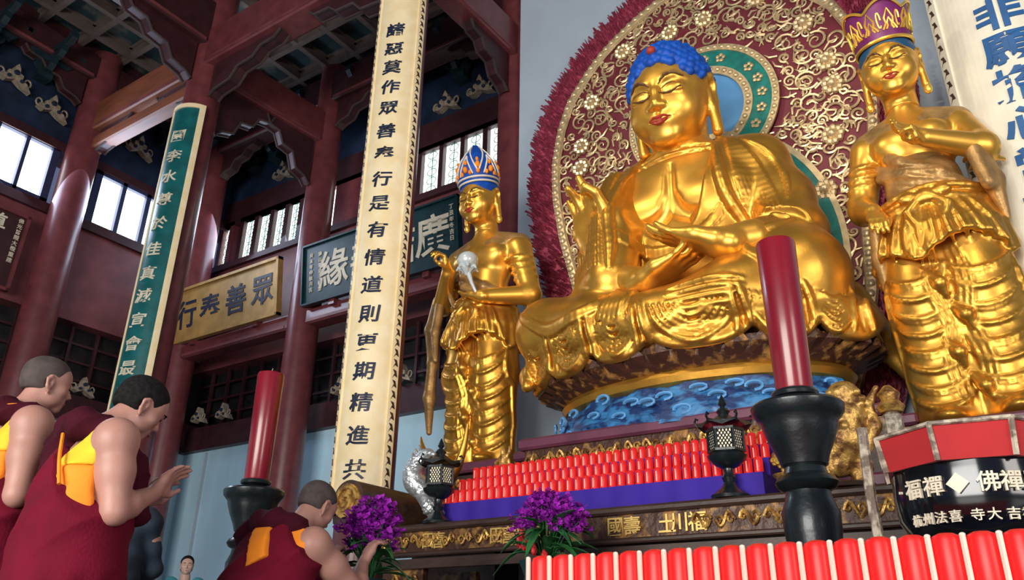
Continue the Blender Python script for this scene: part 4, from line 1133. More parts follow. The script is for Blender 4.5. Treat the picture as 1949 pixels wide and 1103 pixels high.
# the row of tall red tubes on the front table
def build_front_table():
    t=thing('front_table','front table covered in violet cloth under the row of tall red tubes','table',(.0,2.88,0))
    MB().box((0,0,.585),(3.6,.72,.04),bev=.01).build('table_top',M['wood_dark'],t)
    c=MB(); n=90; P=[[(-1.8+3.6*i/n,-.37+.012*sin(i*.9),z) for z in (.606,.4,.05)] for i in range(n+1)]
    c.sheet(P,.012); c.box((0,0,.609),(3.6,.72,.006)); c.build('cloth',M['blue_cloth'],t,True)
    for sx in (-1,1):
        for sy in (-1,1): MB().box((sx*1.7,sy*.30,.283),(.07,.07,.566)).build('leg',M['wood_dark'],t)
build_front_table()
def make_tube():
    t=thing('red_tube_lamp','tall glowing red tube lamp in the row along the front table edge','lamp',(0,0,0),0,'red tube lamps on the front table')
    MB().lathe([(.034,0),(.041,.008),(.041,.285),(.037,.298),(.020,.306),(.001,.308)],n=20).build('tube',M['cup_red'],t,True)
    MB().tube([(-.0436,-.031,.01),(-.0436,-.031,.296)],.0085,6).build('glint_strip',M['painted_glint'],t)  # reflection between neighbouring tubes, built as a glowing strip
    MB().ball((-.0436,-.031,.298),(.0088,.0088,.006),8,5).build('glint_cap',M['white_paint'],t,True)  # white top end of the built-in reflection
    return t
tube0=make_tube()
for i in range(24):
    o=tube0 if i==0 else dup(tube0); o.location=(-1.60+.0872*i,2.60,.613)
for i in range(3):
    o=dup(tube0,label='glowing red tube lamp in the second row behind the left end of the front row',group='second row of red tube lamps'); o.location=(-1.50+.0872*i,2.70,.613)

# candlesticks
def make_candlestick(label,clabel,loc,cloc):
    t=thing('candlestick',label,'candlestick',loc)
    MB().lathe([(.26,0),(.27,.03),(.24,.06),(.20,.10),(.15,.16),(.115,.24),(.10,.40),(.095,.70)],n=36).build('foot',M['iron'],t,True)
    MB().lathe([(.095,.70),(.105,.90),(.125,1.05),(.130,1.14),(.105,1.20),(.10,1.235),(.128,1.25),(.142,1.275),(.128,1.30),(.10,1.315),(.092,1.345),(.105,1.36)],n=36).build('stem',M['iron'],t,True)
    MB().lathe([(.105,1.355),(.118,1.40),(.150,1.47),(.172,1.53),(.178,1.56),(.190,1.575),(.212,1.60),(.216,1.632),(.205,1.645),(.195,1.632),(.16,1.58),(.05,1.57)],n=40).build('cup',M['iron'],t,True)
    MB().lathe([(.03,1.57),(.03,1.66),(.07,1.675),(.105,1.685),(.110,1.70),(.104,1.712),(.095,1.702),(.02,1.70)],n=32).build('drip_pan',M['iron'],t,True)
    MB().lathe([(.012,1.66),(.010,1.74),(.003,1.79)],n=8).build('spike',M['iron'],t)
    c=thing('red_candle',clabel,'candle',cloc)
    MB().lathe([(.084,0),(.088,.01),(.100,.79),(.096,.805),(.03,.80)],n=36).build('wax',M['candle_red'],c,True)
    MB().tube([(0,0,.80),(.004,0,.83),(.012,0,.85)],.006,6).build('wick',M['iron'],c)
    return t
make_candlestick('black turned candlestick behind the crouching monk','thick red candle on the candlestick behind the crouching monk',(-4.84,3.9,0),(-4.84,3.9,1.713))
make_candlestick('black turned candlestick in front of the great statue','thick dark red candle in front of the great statue',(-.97,3.9,.06),(-.97,3.9,1.773))
tag(MB().box((-.97,3.9,.03),(.6,.6,.06),bev=.01).build('stone_base',M['wood_dark'],None),'low dark base block under the right black candlestick','base')

# iron lanterns
def make_lantern(label,loc):
    t=thing('iron_lantern',label,'lantern',loc,.26,'iron lanterns on the altar table')
    MB().lathe([(.115,0),(.12,.02),(.085,.045),(.05,.07),(.035,.10),(.045,.13),(.03,.16),(.035,.19)],n=24).build('foot',M['iron'],t,True)
    MB().lathe([(.035,.185),(.075,.205),(.115,.24),(.125,.265),(.10,.275),(.09,.30)],n=24).build('bowl',M['iron'],t,True)
    R0=.108
    body=MB()
    for k in range(6):
        a=pi/3*k; body.tube([(R0*cos(a),R0*sin(a),.29),(R0*cos(a),R0*sin(a),.425)],.011,6)
    body.lathe([(R0+.012,.285),(R0+.012,.30),(R0-.02,.30)],n=6); body.lathe([(R0+.012,.42),(R0+.012,.435),(R0-.02,.435)],n=6)
    body.build('lamp_frame',M['iron'],t)
    for k in range(6):
        a0,a1=pi/3*k,pi/3*(k+1); r=R0*.96
        p=MB(); c0=np.array((r*cos(a0),r*sin(a0))); c1=np.array((r*cos(a1),r*sin(a1)))
        q=c0*.9+c1*.1; w=c0*.1+c1*.9
        p.add([(q[0],q[1],.302),(w[0],w[1],.302),(w[0],w[1],.42),(q[0],q[1],.42)],[(0,1,2,3)])
        g=p.build('lamp_panel',M['lattice'],t)
        l=MB()
        for i in range(-3,7):
            for d in (1,-1):
                pts=[]
                for s in (0,1):
                    u=i/4+(s*.9 if d>0 else .9-s*.9); z=.302+.118*s
                    pts.append((u,z))
                (u0,z0),(u1,z1)=pts
                def cl(ua,za,ub,zb):
                    t0,t1=0,1; du=ub-ua
                    if abs(du)<1e-6: return None
                    ta,tb=sorted(((0-ua)/du,(1-ua)/du)); t0=max(t0,ta);t1=min(t1,tb)
                    return None if t1<=t0 else ((ua+du*t0,za+(zb-za)*t0),(ua+du*t1,za+(zb-za)*t1))
                e=cl(u0,z0,u1,z1)
                if e:
                    P=[tuple((q*(1-u)+w*u)*1.02)+(z,) for u,z in e]; l.tube(P,.0035,4)
        l.build('lattice',M['iron'],g)
    roof=MB(); n=6
    vs=[]
    for r,z in ((.175,.435),(.17,.45),(.11,.475),(.06,.51),(.03,.535)):
        for k in range(12):
            a=pi/6*k; up=.03 if (k%2==0 and r>.15) else 0; rr=r*(1.0 if k%2==0 else .88); vs.append((rr*cos(a),rr*sin(a),z+up))
    fs=[(q*12+k,q*12+(k+1)%12,(q+1)*12+(k+1)%12,(q+1)*12+k) for q in range(4) for k in range(12)]+[tuple(range(11,-1,-1)),tuple(48+k for k in range(12))]
    roof.add(vs,fs); roof.build('roof',M['iron'],t)
    MB().lathe([(.03,.53),(.045,.55),(.03,.57),(.012,.58),(.028,.60),(.02,.625),(.004,.66)],n=16).build('finial',M['iron'],t,True)
    h=MB()
    for k in range(6):
        a=pi/3*k; h.tube([(.165*cos(a),.165*sin(a),.46),(.185*cos(a),.185*sin(a),.49),(.175*cos(a),.175*sin(a),.515),(.16*cos(a),.16*sin(a),.505)],.008,5)
    h.build('roof_corner',M['iron'],t); return t
make_lantern('black iron pagoda lantern at the left end of the altar table',(-4.00,4.965,1.482))['group']='iron lanterns on the altar table'
make_lantern('black iron pagoda lantern by the right end of the red cups',(-1.70,4.965,1.482))

# the great black bowl with its red rim cover
def build_bowl():
    st=thing('bowl_stand','dark wooden stand under the great black bowl','stand',(-.27,3.62,0))
    MB().box((0,0,.915),(.62,.60,.05),bev=.01).build('stand_top',M['wood_dark'],st)
    for sx in (-1,1):
        for sy in (-1,1): MB().box((sx*.26,sy*.25,.445),(.06,.06,.89)).build('leg',M['wood_dark'],st)
    p=MB(); p.tube([(-.385,.05,.98),(-.392,.05,1.2),(-.385,.05,1.50)],.022,8); p.build('side_post',M['trim_grey'],st,True)
    t=thing('great_bowl','great black glossy temple bowl with pale characters on the right','bowl',(-.27,3.62,.942))
    MB().lathe([(.12,0),(.19,.02),(.255,.07),(.288,.14),(.297,.22),(.292,.30),(.290,.34),(.28,.34),(.27,.2),(.1,.06)],n=56).build('bowl_body',M['bowl'],t,True)
    R=.299
    def on(a,z): return lambda u,v,q:((R+q)*cos(a+u/R),(R+q)*sin(a+u/R),z+v)
    for ch,a in zip('·福禪◆佛禪具',(-142,-128,-112,-96,-78,-64,-50)):
        L=MB(); letter(L,ch,on(radians(a),.235),.075,.012); L.build('character',M['char_white'],t)
    R=.285
    for ch,a in zip('杭州法喜寺大吉祥',(-132,-122,-112,-102,-88,-78,-66,-56)):
        L=MB(); letter(L,ch,on(radians(a),.125),.045,.008); L.build('character',M['char_white'],t)
    c=thing('rim_cover','red velvet rim cover with patterned grey trim on the great black bowl','cover',(-.27,3.62,1.262))
    n=8; off=radians(-90-14)
    def oct_(r,z): return [(r*cos(off+2*pi*k/n),r*sin(off+2*pi*k/n),z) for k in range(n)]
    b=MB(); b.add(oct_(.322,0)+oct_(.342,.13)+oct_(.30,.13)+oct_(.302,0),[(k,(k+1)%n,n+(k+1)%n,n+k) for k in range(n)]+[(n+k,n+(k+1)%n,2*n+(k+1)%n,2*n+k) for k in range(n)]+[(2*n+k,2*n+(k+1)%n,3*n+(k+1)%n,3*n+k) for k in range(n)]+[(3*n+k,3*n+(k+1)%n,(k+1)%n,k) for k in range(n)])
    b.build('velvet',M['red_velvet'],c)
    tr=MB()
    for k in range(n):
        p=oct_(.326,0)[k]; q=oct_(.347,.132)[k]; tr.tube([p,q],.011,6)
        q2=oct_(.347,.132)[(k+1)%n]; tr.tube([q,q2],.009,6)
    tr.build('trim',M['trim_grey'],c); return t
build_bowl()
tag(MB().box((.12,5.2,.75),(1.0,.6,1.5),bev=.02).build('side_cabinet',M['wood_dark'],None),'dark wooden cabinet behind the great black bowl','cabinet')
# ---------------------------------------------------------------- the two standing statues
def attendant(base, label, kind):
    t=thing('attendant_statue',label,'statue',base)
    rx=lambda b:b
    # body
    S=Sculpt((-.85,-.78,1.45),(.85,.42,2.95),.0125)
    S.ell((0,.03,2.36),(.37,.22,.34),.05); S.ell((0,-.01,1.95),(.29,.20,.34),.14); S.ell((0,.02,1.68),(.33,.24,.22),.12)
    for q in (-1,1):
        S.ell((q*.17,-.12,2.36),(.17,.10,.13),.08); S.cone((q*.08,.04,2.60),(q*.40,.05,2.45),.11,.14,.10)
    S.cone((0,-.03,2.95),(0,.04,2.55),.125,.15,.06)
    L=kind=='left'
    if L:
        S.chain([(-.42,.05,2.44),(-.57,-.03,1.93)],[.145,.115],.05); S.chain([(-.57,-.03,1.93),(-.22,-.40,2.10)],[.115,.075],.04)
        sculpt_hand(S,Frame((-.20,-.43,2.13),.34,(.5,.35,-.6)),1,((.9,.9,.6),(.7,.8,.6),(.5,.7,.5),(.4,.5,.4)),((.25,-.25,.3),(.1,-.32,.45)),.04)
        S.chain([(.42,.05,2.44),(.62,-.02,1.80)],[.145,.12],.05); S.chain([(.62,-.02,1.80),(.26,-.40,1.73)],[.115,.075],.04)
        sculpt_hand(S,Frame((.25,-.41,1.73),.36,(-1.3,0,1.45)),1,((.1,.2,.2),)*4,((.3,-.12,.3),(.25,-.2,.46)),.05)
    else:
        S.chain([(-.42,.05,2.44),(-.56,.0,1.92)],[.15,.13],.05); S.chain([(-.56,.0,1.92),(-.44,-.28,1.72)],[.125,.085],.04)
        sculpt_hand(S,Frame((-.43,-.30,1.70),.34,(2.3,0,.2)),1,((.3,.4,.3),)*4,((.3,-.12,.3),(.25,-.2,.46)),.05)
        S.chain([(.42,.05,2.44),(.56,-.12,2.10)],[.145,.12],.05); S.chain([(.56,-.12,2.10),(.14,-.42,2.16)],[.115,.075],.04)
        sculpt_hand(S,Frame((.13,-.43,2.16),.36,(-.3,-1.30,.9)),-1,((.9,1.0,.6),(.3,.4,.3),(.2,.3,.2),(.1,.2,.2)),((.25,-.22,.3),(.1,-.34,.45)),.07)
    # armlet folds of the tight sleeves
    for q in (-1,1):
        for k in range(4):
            z=2.28-.085*k; x=q*(.455+.03*k); n=12
            R_=.150-.006*k; P=[(x+R_*cos(a),.03+R_*sin(a),z+.03*sin(a)) for a in np.linspace(pi,2*pi,n)]
            S.chain(P,.017,.018)
    P,Q=S.mesh(); P=relax(P,Q,1); wu,wl=(1,1) if L else (.86,1.07); P[:,0]*=wu
    H=Sculpt((-.34,-.46,2.72),(.34,.36,3.46),.0075); F=Frame((0,-.10,2.80),.57,(.20,0,0)); sculpt_face(H,F,True)
    H.cone((0,-.04,3.0),(0,.0,2.72),.13,.135,.05)
    p,q=H.mesh(); p=relax(p,q,1)
    mesh_obj('body',np.concatenate([P,p]),np.concatenate([Q,q+len(P)]),M['gold_face'],t,True)
    mb=MB()
    for s in (-1,1):
        paint_line(H,F,[(s*.050,.565),(s*.095,.612),(s*.18,.640),(s*.275,.595)],.017,mb)
        paint_line(H,F,[(s*.045,.472),(s*.10,.458),(s*.17,.458),(s*.25,.488)],.014,mb)
    mb.build('painted_brow',M['line_dark'],t,True)
    mb=MB(); paint_line(H,F,[(-.115,.222),(-.045,.246),(0,.236),(.045,.246),(.115,.222)],.020,mb,.0); paint_line(H,F,[(-.085,.215),(0,.205),(.085,.215)],.018,mb,.0); paint_line(H,F,[(-.080,.200),(0,.180),(.080,.200)],.024,mb,.0)
    mb.build('lips',M['lip_red'],t,True)
    # hair band and crown
    S=Sculpt((-.36,-.45,3.0),(.36,.40,3.55),.011)
    F.ell(S,(0,.05,.64),(.405,.435,.40),.02); F.ell(S,(0,-.40,.40),(.36,.40,.37),.02,'sub'); F.ell(S,(0,-.02,.14),(.6,.5,.36),.02,'sub')
    for s in (-1,1): F.ell(S,(s*.44,.0,.40),(.12,.15,.30),.02,'sub')
    p,q=S.mesh(); mesh_obj('hair',p,q,M['hair_blue'] if L else mat('teal_blue_paint',(.01,.07,.16),.45),t,True)
    c0=F.p(0,.02,.80); W=lambda b:(setattr(b,'v',[tuple(F.R@np.array((x,y,z))+c0) for x,y,z in b.v]),b)[1]
    if L:
        W(MB().lathe([(.215,0),(.235,.06),(.246,.15),(.228,.26),(.165,.38),(.09,.47),(.03,.53),(.001,.54)],n=40)).build('crown',M['hair_blue'],t,True)
        r=MB(); ri=lambda z:float(np.interp(z,[0,.06,.15,.26,.38,.47,.53],[.215,.235,.246,.228,.165,.09,.03]))
        at=lambda a,z,d=.006:((ri(z)+d)*cos(a),(ri(z)+d)*sin(a),z)
        for z in (.01,.055): r.tube([at(a,z) for a in np.linspace(0,2*pi,40)[:-1]],.013,6,closed=True)
        for k in range(5):
            a0=-pi/2+2*pi*k/5
            for zt,w,zb in ((.50,.60,.12),(.34,.36,.09)):
                r.tube([at(a0-w*(1-u),zb+(zt-zb)*u) for u in np.linspace(0,1,10)]+[at(a0+w*u,zt-(zt-zb)*u) for u in np.linspace(0,1,10)],.010,5)
        W(r).build('crown_outline',M['white_paint'],t,True)
        o=MB()
        for k in range(5):
            a0=-pi/2+2*pi*k/5
            for da,z,s in ((0,.15,.030),(-.22,.11,.022),(.22,.11,.022),(0,.24,.022),(.62,.20,.030),(.62,.12,.024),(.62,.27,.02)):
                p=at(a0+da,z,.004); o.ball(p,(s,s,s*1.4),8,5)
        W(o).build('crown_jewels',M['orange_cloth'],t,True)
    else:
        b=MB(); n=60; vs=[]
        for z,r in ((0,.215),(.05,.225),(.18,.245),(.30,.255)):
            for i in range(n):
                a=2*pi*i/n; dz=(.085*abs(cos(a*2.5))-.03) if z>.25 else 0; vs.append((r*cos(a),r*sin(a),z+dz))
        fs=[(k*n+i,k*n+(i+1)%n,(k+1)*n+(i+1)%n,(k+1)*n+i) for k in range(3) for i in range(n)]+[tuple(3*n+i for i in range(n))]
        b.add(vs,fs); W(b).build('crown',M['crown_purple'],t,True)
        r=MB(); at=lambda a,z,d=.006:((.215+.14*z+d)*cos(a),(.215+.14*z+d)*sin(a),z)
        r.tube([at(a,.015) for a in np.linspace(0,2*pi,40)[:-1]],.016,6,closed=True)
        r.tube([at(a,.30+.085*abs(cos(a*2.5))-.03) for a in np.linspace(0,2*pi,80)[:-1]],.012,5,closed=True)
        for k in range(10):
            a0=2*pi*k/10+.1
            for z0,h,w in ((.06,.20,.24),(.07,.11,.13)):
                r.tube([at(a0+w*x,z0+h*z) for x,z in ((-1,.1),(-.5,.35),(-.6,.6),(0,1),(.6,.6),(.5,.35),(1,.1))],.010,5)
            r.tube([at(a0+.31+.06*cos(u),.17+.07*sin(u)) for u in np.linspace(0,5.5,10)],.008,5)
        W(r).build('crown_filigree',M['crown_gold'],t,True)
    # earrings
    e=MB()
    for s in (-1,1): c=F.p(s*.40,.05,.02); e.ball(tuple(c),(.035,.035,.05),10,7)
    e.build('earring',M['crown_gold'],t,True)
    # skirt and sashes
    S=Sculpt((-.78,-.72,-.02),(.78,.5,1.95),.0125)
    for q in (-1,1):
        S.chain([(q*.15,.02,1.62),(q*.18,-.02,1.0),(q*.19,.0,.45),(q*.20,.0,.10)],[.27,.245,.205,.215],.09)
        S.ell((q*.20,-.16,.05),(.11,.20,.07),.04)
    S.ell((0,.08,.9),(.30,.22,.9),.12)
    S.ell((0,.01,1.74),(.375,.285,.10),.03)
    def hz(a): return 1.22+.16*abs(sin(a*2+.6))
    for a in np.linspace(0,2*pi,90):
        pl=.018*sin(a*22)
        S.chain([(.33*cos(a),.01+.25*sin(a),1.70),((.40+pl)*cos(a),.01+(.32+pl)*sin(a),1.48),((.45+pl)*cos(a),.0+(.37+pl)*sin(a),hz(a))],[.055,.045,.022],.025)
    S.snap()
    R=lambda c,r,**k: S.ridge(c,r,.010,sink=.1,**k)
    for q in (-1,1):     # stacked loops down each leg
        for k in range(8):
            z=1.16-.135*k; w=.20; c=q*.20; R([(c-w,z+.05),(c-w*.6,z-.05),(c,z-.095),(c+w*.6,z-.05),(c+w,z+.05)],.020)
            if k%2==0: R([(c-w,z+.03),(c-w*.6,z-.08),(c,z-.13),(c+w*.6,z-.08),(c+w,z+.03)],.011)
        R([(q*.40,1.2),(q*.42,.7),(q*.41,.15)],.026)
    # zigzag sash down the middle
    for q in (-1,1):
        for x0 in (.03,.07,.11):
            R([(q*x0,1.30),(q*(x0+.03),1.0),(q*(x0-.02),.72),(q*(x0+.03),.44),(q*x0,.14)],.020)
    for k in range(4):
        z=1.02-.26*k; c=(.05 if k%2 else -.05); y=S.front(c,z) or -.3; S.chain([(c-.06,y,z+.10),(c,y-.035,z),(c+.02,y-.01,z-.10)],[.03,.05,.015],.015)
    # apron folds and the knotted belt
    for k in range(9):
        x=-.36+.09*k; R([(x*.75,1.66),(x*.95,1.48),(x*1.12,1.30)],.022)
    for z in (1.80,1.70): S.chain([(.385*cos(a),.01+.295*sin(a),z+.02*sin(a*3)) for a in np.linspace(pi*.95,2.05*pi,24)],.030,.015)
    S.ell((.0,-.31,1.73),(.075,.05,.065),.02)
    for q in (-1,1): S.chain([(q*.04,-.32,1.72),(q*.13,-.33,1.62),(q*.10,-.36,1.50)],[.03,.035,.018],.015); S.ell((q*.11,-.31,1.75),(.07,.035,.045),.02)
    P,Q=S.mesh(); P=relax(P,Q,1,.4); P[:,0]*=wl; mesh_obj('skirt',P,Q,M['gold'],t,True)
    # cape over the shoulders, waist wrap and trailing scarf
    S=Sculpt((-.85,-.72,.25),(.95,.45,2.75),.0135)
    S.ell((0,.04,2.42),(.41,.255,.24),.05)
    for q in (-1,1): S.cone((q*.08,.05,2.62),(q*.41,.06,2.48),.125,.150,.08)
    S.ell((0,-.22,2.26),(.30,.25,.20),.03,'sub'); S.ell((0,-.30,2.52),(.15,.18,.13),.03,'sub'); S.cut((0,0,2.26),(0,.0,-1)); 
    S.cone((0,-.1,2.62),(0,-.12,2.95),.15,.20,.02,'sub')
    S.chain([(-.33,.0,2.42),(-.12,-.22,2.12),(.16,-.24,1.92),(.36,-.04,1.82)],[.07,.055,.06,.07],.03)
    S.chain([(-.36,.0,2.25),(-.14,-.21,2.00),(.14,-.23,1.84)],[.05,.04,.05],.03)
    if L:
        S.chain([(-.60,-.05,1.98),(-.66,-.10,1.62),(-.58,-.14,1.20),(-.62,-.12,.82),(-.56,-.16,.42)],[.085,.075,.060,.065,.03],.04)
        S.chain([(-.52,-.12,1.95),(-.54,-.18,1.55),(-.48,-.22,1.2)],[.06,.05,.03],.03)
        S.chain([(.62,.02,1.76),(.60,.05,1.3),(.54,.06,.8)],[.07,.05,.03],.03)
        S.chain([(-.30,-.02,2.4),(-.36,-.2,2.0),(-.20,-.28,1.75)],[.04,.03,.03],.02)
    else:
        S.chain([(.49,-.16,2.06),(.54,-.12,1.80),(.56,-.06,1.50)],[.085,.09,.03],.04)
        S.chain([(.46,-.22,2.04),(.50,-.22,1.75)],[.07,.06],.04)
        S.chain([(-.45,-.20,1.74),(-.49,-.12,1.40),(-.50,-.06,1.05)],[.06,.075,.03],.03)
        S.ell((0,-.005,1.96),(.335,.245,.36),.04)
        S.chain([(-.33,-.06,2.12),(-.08,-.24,1.98),(.24,-.20,1.84),(.34,-.02,1.78)],[.05,.045,.05,.05],.03)
    S.snap()
    R=lambda c,r,**k: S.ridge(c,r,.010,sink=.1,**k)
    if not L:
        for k in range(8): R([(-.30,2.16-.05*k),(-.06,2.06-.055*k),(.18,1.98-.06*k),(.33,1.95-.06*k)],.013)
    for k in range(5):
        R([(-.42+.05*k,2.50),(-.20+.05*k,2.40-.02*k),(-.02+.05*k,2.34-.03*k)],.014); R([(.42-.05*k,2.52),(.24-.04*k,2.42-.02*k),(.06-.02*k,2.38-.03*k)],.014)
    P,Q=S.mesh(); P=relax(P,Q,1,.4); P[:,0]*=wu; mesh_obj('shawl',P,Q,M['gold_dull'],t,True)
    return t
attendant((-4.90,6.72,2.30),'slim standing golden statue with a blue pointed crown left of the great statue','left')
ar=attendant((-.315,6.50,2.10),'tall standing golden statue with a purple crown at the right','right')
ar.rotation_euler=(0,-.04,0)
# crystal flower in the left statue's hand
t=thing('crystal_flower','pale crystal flower held before the chest of the blue-crowned statue','ornament',(-4.76,6.20,4.04))
MB().tube([(.09,.06,0),(.05,.02,.12),(.01,0,.25)],[.014,.020,.028],8).build('stem',M['crystal'],t,True)
b=MB()
for k in range(7):
    a=2*pi*k/7; b.tube([(.0,0,.22),(.05*cos(a),.05*sin(a),.29),(.10*cos(a),.10*sin(a),.30),(.12*cos(a),.12*sin(a),.27)],[.02,.03,.022,.006],6)
b.build('calyx',M['crystal'],t,True)
MB().ball((0,0,.385),(.115,.115,.10),18,12).build('bud',M['crystal'],t,True)
# ---------------------------------------------------------------- people
def person(label, loc, rz, J, kind='monk', hair='stubble', hair_cut=.0, skin='skin', bald=False):
    t=thing('person',label,'person',loc,rz); V=lambda k:np.array(J[k],float)
    P0,C,N=V('pelvis'),V('chest'),V('neck'); up=(C-P0)/np.linalg.norm(C-P0)
    hs=.235; F=Frame(J['head'],hs,(J.get('tilt',0),J.get('roll',0),J.get('turn',0)))
    lo=np.array((-.52,-.75,-.02)); hi=np.array((.52,.42,1.85))
    def torso(S,o,arms=True):
        for q in (-1,1):
            S.cone(P0+(q*.065,0,0),C+(q*.075,0,0),.125+o,.115+o,.07)
            S.cone(C+(q*.06,0,0)+up*.08,V('shR' if q<0 else 'shL'),.085+o,.066+o,.06)
    S=Sculpt(lo,hi,.0072)
    torso(S,-.012); S.cone(C+up*.10,N,.075,.060,.06); S.cone(N,F.p(0,.10,.25),.058,.058,.04)
    for s,w,e,h in (('R',V('wrR'),V('elR'),-1),('L',V('wrL'),V('elL'),1)):
        sh=V('sh'+s); S.ell(sh,(.078,.078,.078),.04); S.cone(sh,sh+(e-sh)*.45,.069,.062,.03); S.cone(sh+(e-sh)*.45,e,.062,.047,.03)
        S.cone(e,e+(w-e)*.35,.047,.046,.02); S.cone(e+(w-e)*.35,w,.046,.029,.02)
    for q in (-1,1):
        S.chain([P0+(q*.08,0,-.02),(q*.09,J.get('hipy',0)*.5,.48),(q*.09,0,.09)],[.10,.065,.045],.04)
        S.chain([(q*.09,.03,.045),(q*.10,-.16,.035)],[.045,.036],.03)
    for s in ('R','L'):
        if 'hand'+s in J: o,r,cu,th=J['hand'+s]; sculpt_hand(S,Frame(o,.185,r),-1 if s=='L' else 1,cu,th,.06,fat=.92)
    sculpt_face(S,F,False)
    P,Q=S.mesh(); P=relax(P,Q,1,.4); mesh_obj('body',P,Q,M[skin],t,True)
    # hair
    S=Sculpt(F.p(0,0,.6)-.2,F.p(0,0,.6)+.2,.0062)
    o=.012 if hair!='black_hair' else .03
    F.ell(S,(0,.07,.66),(.337+o,.417+o,.347+o),.03); F.ell(S,(0,.12,.52),(.30+o,.36+o,.33+o),.06)
    if kind=='woman': F.ell(S,(0,.16,.40),(.36,.34,.42),.08)
    F.ell(S,(0,-.42-hair_cut,.50),(.40,.36,.38),.03,'sub'); F.ell(S,(0,-.30,.15),(.5,.36,.36),.02,'sub')
    for q in (-1,1): F.ell(S,(q*.36,.02,.40),(.10,.13,.20),.02,'sub')
    if kind!='woman': F.ell(S,(0,.10,.0),(.5,.6,.34),.03,'sub')
    P,Q=S.mesh(); mesh_obj('hair',P,Q,M[hair],t,True)
    # brows and lips
    mb=MB()
    Hq=Sculpt(F.p(0,-.2,.4)-.14,F.p(0,-.2,.4)+.14,.005); sculpt_face(Hq,F,False)
    for s in (-1,1):
        paint_line(Hq,F,[(s*.05,.575),(s*.13,.60),(s*.215,.57)],.016,mb); paint_line(Hq,F,[(s*.07,.478),(s*.125,.468),(s*.185,.485)],.010,mb)
    mb.build('eyebrows',M['black_hair'],t,True)
    mb=MB(); paint_line(Hq,F,[(-.075,.205),(0,.200),(.075,.205)],.022,mb,.1); mb.build('lips',mat('lips',(.33,.12,.10),.5),t,True)
    # clothes
    if kind=='monk':
        S=Sculpt(lo,hi,.009); torso(S,.010); a_=(V('elR')-V('shR')); S.cone(V('shR')-a_*.02+np.array((-.035,-.02,.015)),V('elR'),.088,.075,.015,'sub')
        S.cone(C+up*.17,N+(F.p(0,.1,.3)-N)*.3,.095,.075,.03,'sub'); S.snap()
        S.disp(lambda X,Y,Z:(-.007*(1-np.abs(np.sin(30*X+24*Z-18*Y)))**2).astype(np.float32)); D0=S.D.copy(); q0=C+up*J.get('orange',-.01); S.cut(q0,-up); P,Q=S.mesh()
        if len(P): mesh_obj('vest',relax(P,Q,1),Q,M['yellow_cloth'],t,True)
        S.D=D0; S.cut(q0,up); S.cut(P0,-up); P,Q=S.mesh(); mesh_obj('vest_lower',relax(P,Q,1),Q,M['orange_cloth'],t,True)
        S=Sculpt(lo,hi,.009); torso(S,.030)
        S.cone(V('shL'),V('elL'),.088,.085,.04); S.cone(V('elL'),V('elL')+(V('wrL')-V('elL'))*.75,.085,.075,.04)
        n=np.array((-.80,.06,.0))+up*.62; S.cut(C+np.array((-.125,0,0))+up*J.get('cut',-.02),n)
        S.cone(C+up*.20,N+(F.p(0,.1,.3)-N)*.5,.10,.09,.03,'sub')
        hy=J.get('hipy',0); hemr=J.get('hem',.27)
        for q in (-1,1):
            S.chain([P0+(q*.055,0,.12),P0+(q*.07,-.01,-.05),(q*.10,hy*.5-.01,.45),(q*.12,0,.08)],[.132,.142,.15,.17],.08)
        S.chain([P0+(0,0,.10),(0,hy*.5,.45),(0,0,.08)],[.145,.155,.17],.10)
        S.disp(lambda X,Y,Z:(-.016*(1-np.abs(np.sin(15*Z+11*X+7*Y)))**2*np.clip((Z-P0[2]+.05)/.15,0,1)+.016*np.sin(15*np.arctan2(Y-hy*.5+.0*Z,X)+3*np.sin(4*Z))*np.clip((P0[2]-Z)/.3,0,1)).astype(np.float32))
        for zc in (.0,-.07,-.15):   # wrap folds at the waist
            c=P0+up*(.16+zc); S.chain([(c[0]+.198*cos(a),c[1]+.152*sin(a),c[2]+.035*sin(a*2+zc*20)) for a in np.linspace(0,2*pi,22)],.017,.012)
        P,Q=S.mesh(); P=relax(P,Q,1); mesh_obj('robe',P,Q,M['robe'],t,True)
        S=Sculpt(lo,hi,.009)
        S.chain([V(k) if isinstance(k,str) else np.array(k) for k in J['shawl']],J.get('shawl_r',[.035,.048,.05,.052,.05,.048,.04]),.03)
        for a,b,ra,rb in J.get('drape',()): S.cone(a,b,ra,rb,.05)
        S.disp(lambda X,Y,Z:(-.010*(1-np.abs(np.sin(38*Z+26*X+20*Y)))**2).astype(np.float32))
        P,Q=S.mesh(); P=relax(P,Q,1); mesh_obj('shawl',P,Q,M['robe_dark'],t,True)
        if 'patch' in J:
            S=Sculpt(lo,hi,.009); torso(S,.056); S.cut(C,(0,-1,-.35))
            for p,n in J['patch']: S.cut(p,n)
            P,Q=S.mesh(); P=relax(P,Q,1); mesh_obj('orange_patch',P,Q,M['orange_cloth'],t,True)
        if 'piping' in J: MB().tube(spline(J['piping'],20),.007,6).build('orange_piping',M['orange_cloth'],t,True)
    else:
        top,leg=J['cloth']
        S=Sculpt(lo,hi,.011); torso(S,.028)
        for s in ('R','L'):
            S.cone(V('sh'+s),V('el'+s),.078,.062,.04); S.cone(V('el'+s),V('el'+s)+(V('wr'+s)-V('el'+s))*.85,.060,.048,.03)
        S.cone(P0+(0,0,.1),P0+(0,0,-.10),.17,.185,.06)
        S.cone(C+up*.2,N+(0,0,.12),.08,.075,.02,'sub')
        S.disp(lambda X,Y,Z:(.005*np.sin(40*Z+18*X)).astype(np.float32))
        P,Q=S.mesh(); P=relax(P,Q,1); mesh_obj('jacket',P,Q,M[top],t,True)
        S=Sculpt(lo,hi,.012)
